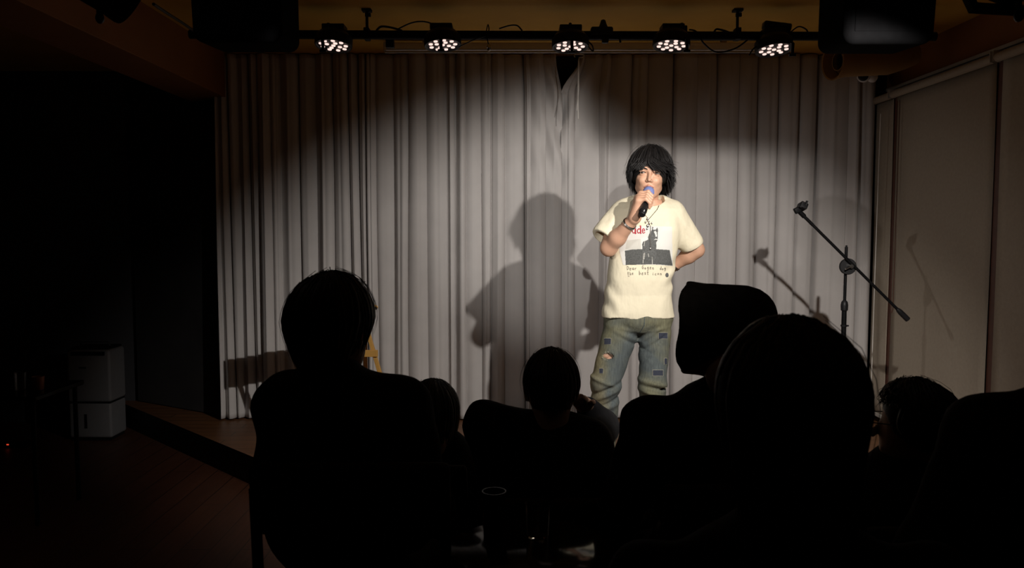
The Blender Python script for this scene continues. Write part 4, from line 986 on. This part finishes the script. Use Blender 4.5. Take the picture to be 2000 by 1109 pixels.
# patches on the jeans
Z2 = lambda a_, b_: (1120 + a_ / 3.697, 540 + b_ / 3.697)
for (x0_, y0_, x1_, y1_) in ((225, 447, 270, 487), (615, 405, 675, 445), (190, 664, 213, 696), (574, 675, 644, 714), (656, 590, 672, 630)):
    a0, b0 = Z2(x0_, y0_); a1, b1 = Z2(x1_, y1_)
    raster('patch', jeans_bvh, (a0, b0, a1, b1), .6, lambda x, y: np.zeros(x.shape, int), [M['denimpatch']], jeans, .0022)
    def edg(x, y, a0=a0, b0=b0, a1=a1, b1=b1):
        i_ = (x > a0) & (x < a1) & (y > b0) & (y < b1); return np.where(~i_ & (np.sin(x * 7.3 + y * 3.1) * np.sin(y * 9.1 + x * 2) > -.45), 0, -1)
    raster('patch_stitching', jeans_bvh, (a0 - .9, b0 - .9, a1 + .9, b1 + .9), .3, edg, [M['thread']], jeans, .0012)
sm = lambda pl, w_: (lambda x, y: np.where(seg_d(x, y, pl) < w_, 0, -1))
M['seam'] = mat('dark_denim_seam', (.05, .07, .08), .95, var=.2)
raster('fly_seam', jeans_bvh, (1246, 618, 1262, 656), .5, sm([(1259, 619), (1258, 635), (1249, 650)], .6), [M['seam']], jeans, .0012)
# shoes
for (A_, nm) in ((AN_L, 'shoe'), (AN_R, 'shoe')):
    g = SF((A_.x - .07, A_.y - .24, ZS - .01), (A_.x + .07, A_.y + .12, ZS + .14), .006)
    g.add(g.rc((A_.x, A_.y + .03, ZS + .045), (A_.x, A_.y - .15, ZS + .035), .042, .040)); g.add(g.rc((A_.x, A_.y, ZS + .05), (A_.x, A_.y, ZS + .10), .045, .045), .03)
    g.keep(-1 * g.plane((0, 0, ZS + .001), (0, 0, 1)), 0); V, Q = g.mesh(); from_np(nm, V, Q, M['shoe'], PF)
# ---- jewellery
def necklace():
    L_, R_ = [], []
    def hang(pts, off): return [p for p in (proj(shirt_bvh, x, y, off) for x, y in pts) if p is not None and p.y < YP - .02]
    nr = hang([(1289, 398), (1287, 402), (1283, 410), (1277, 417), (1268, 427)], .004)
    nl = hang([(1249, 399), (1250, 402), (1255, 412), (1259, 419), (1266, 427)], .004)
    nb = MB()
    nb.tube(nr, .0014, 6); nb.tube(nl, .0014, 6)
    back = [Hm @ Vector((.054 * math.cos(a_), .036 + .056 * math.sin(a_), -.118 + .02 * math.sin(a_))) for a_ in [math.pi * k / 10 for k in range(11)]]
    return nb
nk_o = necklace().build('necklace', M['silver'], PF, True)
pb = MB()
for (x, y, r, sc3) in ((1265, 428, .006, (1, .5, 1)), (1261, 434, .004, (.8, .5, 1.6)), (1268, 436, .005, (.7, .5, 1.8)), (1265, 441, .0055, (1, .5, 1.5)), (1273, 436, .003, (.7, .6, 2)), (1264, 447, .004, (1.1, .5, 1.2)), (1275, 444, .0025, (.8, .6, 2)), (1266, 432, .004, (1.6, .5, .6))):
    p = proj(shirt_bvh, x, y, .006)
    if p: pb.sphere(p, r, 10, sc3)
pb.build('pendant', M['silver'], nk_o, True)
pp = [proj(shirt_bvh, 1270 + .3 * math.sin(k), 440 + k * 5, .005) for k in range(10)]; pp = [p for p in pp if p]
if len(pp) > 2: MB().tube(pp, [.0022] * len(pp), 6).sphere(pp[-1], .0035, 8, (1, .7, 2)).build('tassel', M['silver'], nk_o, True)
wd_ = (WR_L - EL_L).normalized(); bc = EL_L.lerp(WR_L, .80)
MB().torus(bc, .031, .0032, wd_, 36).torus(bc + wd_ * .006, .0305, .0025, wd_, 36).build('bracelet', M['silver'], PF, True)
wd_ = (WR_R - EL_R).normalized(); bc = EL_R.lerp(WR_R, .93)
wt = MB().torus(bc, .0285, .004, wd_, 32).torus(bc + wd_ * .007, .028, .004, wd_, 32).build('wristwatch', M['silver'], PF, True)
# ---- microphone in the hand
T = thing('microphone', 'black handheld microphone with blue foam windscreen held at the mouth', 'microphone', MIC0)
MB().lathe([(0, -.018), (.016, -.014), (.024, -.004), (.0265, .008), (.0265, .020), (.024, .032), (.020, .038), (0, .038)], MIC1 - ma * .004, ma, 32).build('windscreen', M['mic_foam'], T, True)
MB().lathe([(.0, .034), (.0185, .034), (.0185, .044), (.0165, .10), (.0175, .104), (.0175, ML * .86), (.0155, ML * .865), (.0150, ML), (.012, ML + .004), (0, ML + .004)], MIC1, ma, 28).build('handle', M['black'], T, True)
tq = MIC0 - ma * .012
MB().box(tq + vv * .0152, (.004, .002, .012), rot=ma.to_track_quat('Z', 'Y').to_matrix()).build('status_mark', M['white'], T)

# ================================================================== AUDIENCE
def spectator(label, hc, Y, sh_dz=-.235, yaw=0, tilt=0, lean=0.0, seat=.45, shw=.19, hair=None, cloth='blackcloth', raise_l=0, raise_r=0, hs=1.0, hand_r=False, xt=0, shoulders=None, pant='darkcloth', seedv=1, kd=.42, ein=0.0):
    """hc: head centre (world). The person sits with the back to the camera, facing +y."""
    T = thing('person', label, 'person', (hc.x, Y + .05, 0), 'spectators seated in the dark')
    mt = Matrix.Translation(hc) @ Matrix.Rotation(yaw, 4, 'Z') @ Matrix.Rotation(tilt, 4, 'Y')
    f = SF((-.11, -.13, -.22), (.11, .13, .15), .006)
    f.add(f.ell((0, -.012, .02), (.077 * hs, .095 * hs, .092 * hs))); f.add(f.ell((0, .022, -.045), (.062, .068, .075)), .03); f.add(f.rc((0, .07, -.1), (0, .071, -.1), .015, .015), .03)
    f.add(f.rc((0, .085, .0), (0, .108, -.035), .006, .011), .01); f.add(f.rc((-.02, .083, -.07), (.02, .083, -.07), .006, .006), .006)
    for sg in (-1, 1):
        f.cut(f.ell((.032 * sg, .094, .0), (.014, .012, .008)), .01); f.add(f.rc((.078 * sg, -.01, .01), (.075 * sg, -.005, -.03), .011, .008), .006)
    f.add(f.rc((0, -.03, -.06), (0, -.030, -.12), .052, .050), .02)
    V, Q = f.mesh(); hv = xf(V, mt)
    pel = Vector((hc.x + xt, Y + .12, seat + .10)); nb_ = Vector((hc.x + xt * .3, Y - .02, hc.z + sh_dz + .02))
    SL = nb_ + Vector((-shw, 0, -.035 + raise_l)); SR = nb_ + Vector((shw, 0, -.035 + raise_r))
    if shoulders: SL, SR = shoulders
    fl = pel.z - .02
    kl = Vector((pel.x - .13, pel.y + kd, seat + .06)); kr = Vector((pel.x + .13, pel.y + kd, seat + .06)); al = Vector((kl.x, kl.y + .02, .09)); ar = Vector((kr.x, kr.y + .02, .09))
    EL_ = SL + Vector((-.05 + ein, .10, -.27)); ER_ = SR + Vector((.05, .10, -.27)); HL = Vector((pel.x - .07, pel.y + .30, seat + .16)); HR = Vector((pel.x + .07, pel.y + .30, seat + .16))
    if hand_r: ER_ = J2(hand_r[0]); HR = J2(hand_r[1])
    lo = Vector((min(SL.x, EL_.x) - .12, Y - .2, 0)); hi = Vector((max(SR.x, ER_.x, HR.x) + .12, kl.y + .24, max(nb_.z, SL.z, SR.z, (mt @ Vector((0, 0, -.1))).z) + .12))
    g = SF(lo, hi, .012)
    # skin body inside the clothes
    g.add(g.rc(SL, SR, .034, .034)); g.add(g.ell(nb_.lerp(pel, .40), (.11, .07, .19)), .04); g.add(g.ell(pel, (.13, .10, .11)), .04)
    g.add(g.rc(SL, EL_, .034, .032), .01); g.add(g.rc(EL_, HL, .032, .025), .01); g.add(g.rc(SR, ER_, .034, .032), .01); g.add(g.rc(ER_, HR, .034, .025), .01)
    for K_, A_ in ((kl, al), (kr, ar)): g.add(g.rc(pel.lerp(K_, .2), K_, .06, .045), .03); g.add(g.rc(K_, A_, .045, .03), .02)
    g.add(g.rc(nb_ + Vector((0, 0, .0)), mt @ Vector((0, -.03, -.10)), .05, .05), .02)
    tv = g.mesh()
    # hands with fingers
    hands = []
    for side, (E_, H_) in enumerate(((EL_, HL), (ER_, HR))):
        dr = (H_ - E_).normalized(); h_ = SF(H_ - Vector((.13, .13, .13)), H_ + Vector((.13, .13, .13)), .005)
        sd = dr.cross(Vector((0, 0, 1))); sd = sd.normalized() if sd.length > .1 else Vector((1, 0, 0)); dn = sd.cross(dr).normalized()
        pm = H_ + dr * .05; h_.add(h_.rc(H_ - dr * .03, H_, .026, .024)); h_.add(h_.rc(H_ + sd * .012, pm + sd * .022, .018, .013), .02); h_.add(h_.rc(H_ - sd * .012, pm - sd * .022, .018, .013), .02)
        for k in range(4):
            q0 = pm + sd * (-.030 + .020 * k); q1 = q0 + dr * .034 - dn * .006; q2 = q1 + dr * .020 - dn * .016
            h_.add(h_.rc(q0, q1, .0095, .0088), .005); h_.add(h_.rc(q1, q2, .0088, .0075), .003)
        h_.add(h_.rc(H_ - sd * .02, H_ - sd * .052 + dr * .035, .012, .009), .01)
        hands.append(h_.mesh())
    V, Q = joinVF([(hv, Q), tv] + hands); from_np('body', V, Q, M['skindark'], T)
    # top
    g.d[:] = 1e3
    g.add(g.rc(SL, SR, .066, .066)); g.add(g.ell(nb_.lerp(pel, .38), (.185, .135, .24)), .07); g.add(g.ell(pel + Vector((0, 0, .03)), (.18, .15, .15)), .07)
    g.add(g.rc(nb_ + Vector((0, -.01, .0)), nb_ + Vector((0, -.012, .045)), .075, .06), .03); g.add(g.rc(nb_ + Vector((0, .01, -.20)), nb_ + Vector((0, .0, -.03)), .14, .10), .06)
    g.add(g.rc(SL, EL_, .064, .056), .03); g.add(g.rc(EL_, HL.lerp(EL_, .12), .055, .043), .02); g.add(g.rc(SR, ER_, .064, .056), .03)
    g.add(g.rc(ER_, HR.lerp(ER_, .2), .055, .040), .02)
    g.d = g.d + (.004 * np.sin(g.Z * 40 + g.X * 25) * np.sin(g.X * 31)).astype(np.float32)
    V, Q = g.mesh(); from_np('jumper', smoothV(V, Q, 1), Q, M[cloth], T)
    g.d[:] = 1e3
    g.add(g.ell(pel + Vector((0, 0, -.03)), (.175, .15, .10)))
    for K_, A_ in ((kl, al), (kr, ar)): g.add(g.rc(pel.lerp(K_, .2), K_, .088, .066), .03); g.add(g.rc(K_, A_, .066, .055), .02)
    V, Q = g.mesh(); from_np('trousers', smoothV(V, Q, 1), Q, M[pant], T)
    for A_ in (al, ar):
        h_ = SF((A_.x - .07, A_.y - .12, -.01), (A_.x + .07, A_.y + .24, .13), .008)
        h_.add(h_.rc((A_.x, A_.y - .03, .045), (A_.x, A_.y + .15, .035), .042, .038)); h_.add(h_.rc((A_.x, A_.y, .05), (A_.x, A_.y, .08), .045, .045), .03); h_.keep(-1 * h_.plane((0, 0, .001), (0, 0, 1)))
        V, Q = h_.mesh(); from_np('shoe', V, Q, M['shoe'], T)
    if hair:
        rad, zb_, kw = hair
        V1, Q1 = hair_mesh(mt @ Matrix.Translation((0, -.01, .016)), rad, zb_, seedv=seedv, **kw)
        c_ = SF((-.16, -.18, -.3), (.16, .18, .2), .007)
        c_.add(c_.ell((0, -.01, .016), (rad[0] * .92, rad[1] * .92, rad[2] * .94))); c_.cut(c_.ell((0, .13, -.04), (.075, .085, .09)), .01)
        bk = zb_(-math.pi / 2)
        if bk < -.09: c_.add(c_.rc((0, -.018, -.02), (0, -.012, bk + .06), rad[0] * .78, rad[0] * (.62 if kw.get('taper', 0) < .3 else .5)), .03); c_.cut(c_.ell((0, .15, -.10), (.08, .12, .16)), .01)
        cv_, cq_ = c_.mesh(); V, Q = joinVF([(V1, Q1), (xf(cv_, mt), cq_)]); from_np('hair', V, Q, M['hair'], T)
    return T, mt
def J2(v): return at(v[0], v[1], v[2])
def chair(x, y, label, seat=.45, top=.86, wdt=.44, pad=None):
    T = thing('chair', label, 'chair', (x, y, 0), 'chairs in the audience')
    MB().box((x, y + .02, seat - .03), (wdt, .42, .06), bev=.015).build('seat', M['darkcloth'], T, True)
    yb = y - .20
    pl_ = pad if pad else seat + .13
    MB().box((x, yb - .02, (pl_ + top) / 2), (wdt, .035, top - pl_), rot=Matrix.Rotation(math.radians(7), 3, 'X'), bev=.014).build('backrest', M['darkcloth'], T, True)
    for sg in (-1, 1):
        xx = x + sg * (wdt / 2 - .01)
        MB().tube([(xx, yb - .03, top - .05), (xx, yb + .01, seat), (xx, yb + .0, seat - .05), (xx + sg * .01, yb - .05, .01)], .011, 10).build('leg', M['blackmetal'], T, True)
        MB().tube([(xx, y + .19, seat - .05), (xx + sg * .01, y + .22, .01)], .011, 10).tube([(xx, y - .19, seat - .055), (xx, y + .2, seat - .055)], .009, 8).build('leg', M['blackmetal'], T, True)
    return T
bowl = lambda zs_, zb_: (lambda phi: zs_ + (zb_ - zs_) * max(0, -math.sin(phi)) if math.sin(phi) < 0 else (zs_ if math.sin(phi) < .5 else .05))
# A: large spectator with glasses and tied hair
YA = 1.72; ca_ = at(645, 642, YA)
TA, mA = spectator('person with glasses and loosely tied hair, seated at left with back turned', ca_ + Vector((0, 0, .0)), YA, sh_dz=-.165, yaw=-.36, shw=.165, hair=((.089, .110, .108), bowl(-.05, -.10), dict(n=520, r0=.006, strands=110, taper=.42)), seedv=5, shoulders=(at(560, 788, YA), at(785, 797, YA + .02)), xt=.02)
A1 = at(722, 585, YA + .085)
mG = mA @ Matrix.Translation((-.006, -.014, .026)); n3 = mA.to_3x3() @ Vector((0, 1, 0))
gA = MB()
for sg in (-1, 1):
    gA.torus(mG @ Vector((.036 * sg, .112, .006)), .024, .0026, n3, 24, 1.0, .9).tube([mG @ Vector((.060 * sg, .111, .014)), mG @ Vector((.074 * sg, .095, .014)), mG @ Vector((.080 * sg, .0, .010))], .0028, 6)
gA.tube([mG @ Vector((-.013, .114, .01)), mG @ Vector((.013, .114, .01))], .0025, 6).build('glasses', M['black'], TA, True)
chair(-.315, YA + .02, 'dark padded chair under the left spectator with tied hair', top=1.03, wdt=.39, pad=.885)
# B: head half hidden behind A's shoulder
YB_ = 2.74; cb = at(846, 812, YB_)
spectator('person half hidden behind the shoulder of the left spectator', cb, YB_, hair=((.090, .106, .112), bowl(-.06, -.09), dict(n=420, r0=.006, strands=60)), seedv=8, seat=.36, sh_dz=-.24, kd=.24, shw=.16)
chair(cb.x - .05, YB_ + .02, 'dark low chair under the half-hidden spectator', .36, .72, .36)
# C: short-haired spectator in the middle
YC_ = 2.42; cc_ = at(1077, 760, YC_)
TC, mC = spectator('short-haired person in the middle resting cheek on one hand', cc_, YC_, hair=((.086, .104, .112), bowl(-.005, -.06), dict(n=520, r0=.0050, strands=20, taper=.3)), seedv=9, seat=.38, sh_dz=-.22, shoulders=(at(948, 824, YC_), at(1150, 870, YC_)), xt=.03, ein=.09, hand_r=((1178, 830, YC_ + .28), (1140, 790, YC_ + .17)))
chair(cc_.x, YC_ + .02, 'dark low chair under the short-haired middle spectator', .38, .72)
# D: bucket hat
YD = 2.0; cd_ = at(1420, 655, YD)
TD, mD = spectator('person in a dark bucket hat looking left, right of the performer', cd_, YD, yaw=.95, tilt=.70, sh_dz=-.20, hair=((.088, .102, .108), bowl(-.07, -.10), dict(n=420, r0=.0055, strands=60)), seedv=11, shoulders=(at(1264, 828, YD), at(1560, 830, YD)), shw=.18)
hx = Matrix.Translation(at(1432, 645, YD)) @ Matrix.Rotation(-.40, 4, 'Z') @ Matrix.Rotation(1.60, 4, 'Y') @ Matrix.Rotation(-.05, 4, 'X')
hf = SF((-.18, -.18, -.16), (.18, .18, .16), .005)
aS = hx
crown_ = hf.sect([-.07, -.02, .03, .06, .082, .098, .106, .109], [0] * 8, [0] * 8, [.116, .117, .114, .105, .090, .070, .048, .02], [.116, .115, .112, .103, .088, .068, .046, .02], 2.05)
hf.add(crown_)
brim = hf.sect([-.125, -.09, -.05, -.03], [0] * 4, [0] * 4, [.120, .118, .117, .116], [.124, .122, .118, .115], 2.1)
inner = hf.sect([-.16, -.09, -.05, -.02], [0] * 4, [0] * 4, [.104, .098, .095, .08], [.112, .104, .098, .085], 2.1)
hf.add(smax(brim, -inner, .002), .008)
hf.d = hf.d + (.003 * np.sin(np.arctan2(hf.Y, hf.X) * 5 + hf.Z * 20)).astype(np.float32)
V, Q = hf.mesh(); from_np('bucket_hat', xf(smoothV(V, Q, 2), hx), Q, M['hatcloth'], TD)
chair(cd_.x + .02, YD + .02, 'dark padded chair under the spectator in the bucket hat', top=.90)
# E: near spectator with long loose hair
YE_ = 1.12; ce_ = at(1545, 806, YE_)
spectator('nearest person with full dark hair, back turned, at right of centre', ce_, YE_, sh_dz=-.24, hair=((.100, .115, .120), bowl(-.10, -.26), dict(n=1100, r0=.0085, strands=50)), seedv=13, shw=.20)
chair(ce_.x, YE_ + .02, 'dark padded chair under the nearest full-haired spectator', top=.86)
# F: curly-haired spectator with round glasses, face turned left
YF = 2.15; cf = at(1788, 828, YF)
TF, mF = spectator('curly-haired person with round glasses, face turned left, at far right', cf, YF, yaw=1.25, tilt=-.05, seat=.40, sh_dz=-.22, hair=((.092, .106, .112), bowl(-.04, -.06), dict(n=520, r0=.006, strands=120, curl=.006)), seedv=17)
gl = MB(); R3 = mF.to_3x3()
for sg in (-1, 1): gl.torus(mF @ Vector((.034 * sg, .116, .004)), .024, .0018, R3 @ Vector((0, 1, 0)), 28)
gl.tube([mF @ Vector((-.011, .118, .01)), mF @ Vector((.011, .118, .01))], .0016, 6)
for sg in (-1, 1): gl.tube([mF @ Vector((.058 * sg, .114, .012)), mF @ Vector((.082 * sg, .0, .012))], .0016, 6)
gl.build('glasses', M['blackmetal'], TF, True)
chair(cf.x, YF + .02, 'dark low chair under the curly-haired spectator', .40, .74)
# G: shoulder at the right edge
YG = 1.25; cg = at(2150, 600, YG)
spectator('person in a dark jacket whose shoulder fills the lower right edge', cg, YG, sh_dz=-.17, hair=((.090, .106, .112), bowl(-.05, -.08), dict(n=300, r0=.006)), seedv=19, shoulders=(at(1935, 850, YG), at(2360, 850, YG)), cloth='darkcloth')
chair(cg.x, YG + .02, 'dark padded chair under the spectator at the right edge', top=.86)

# ================================================================== ROUND TABLE between the rows with cups
T = thing('round_table', 'small round dark glossy table between the front spectators', 'table', (.06, 1.86, 0))
tx, ty, tz = .05, 1.84, .72
MB().lathe([(0, -.02), (.205, -.02), (.215, -.012), (.215, -.004), (.208, 0), (0, 0)], (tx, ty, tz), (0, 0, 1), 48).build('tabletop', M['tabletop'], T, True)
MB().tube([(tx, ty, .02), (tx, ty, tz - .02)], .025, 16).build('pedestal', M['blackmetal'], T, True)
MB().lathe([(0, 0), (.17, 0), (.17, .012), (.03, .03), (0, .03)], (tx, ty, 0), (0, 0, 1), 36).build('base', M['blackmetal'], T, True)
p = at(1050, 994, 1.93)
cup(0, 'clear drinking glass with shining rim on the round table', M['glass'], .032, .085, p.x, 1.93, tz, name='drinking_glass')
p = at(965, 962, 1.90)
cup(0, 'tall dark tumbler on the round table left of the glass', M['tabletop'], .03, .125, p.x, 1.90, tz, name='tumbler')
o = MB().box((at(1020, 1080, 1.80).x - .03, 1.72, tz + .0015), (.10, .07, .003), rot=Matrix.Rotation(.2, 3, 'Z')).build('lamp_glint_slip', M['greywall'], None); tag(o, 'flat grey slip standing in for the lamp reflection on the round table', 'glint')  # thin grey slip put where the stage lamps reflect in the tabletop
# ================================================================== end
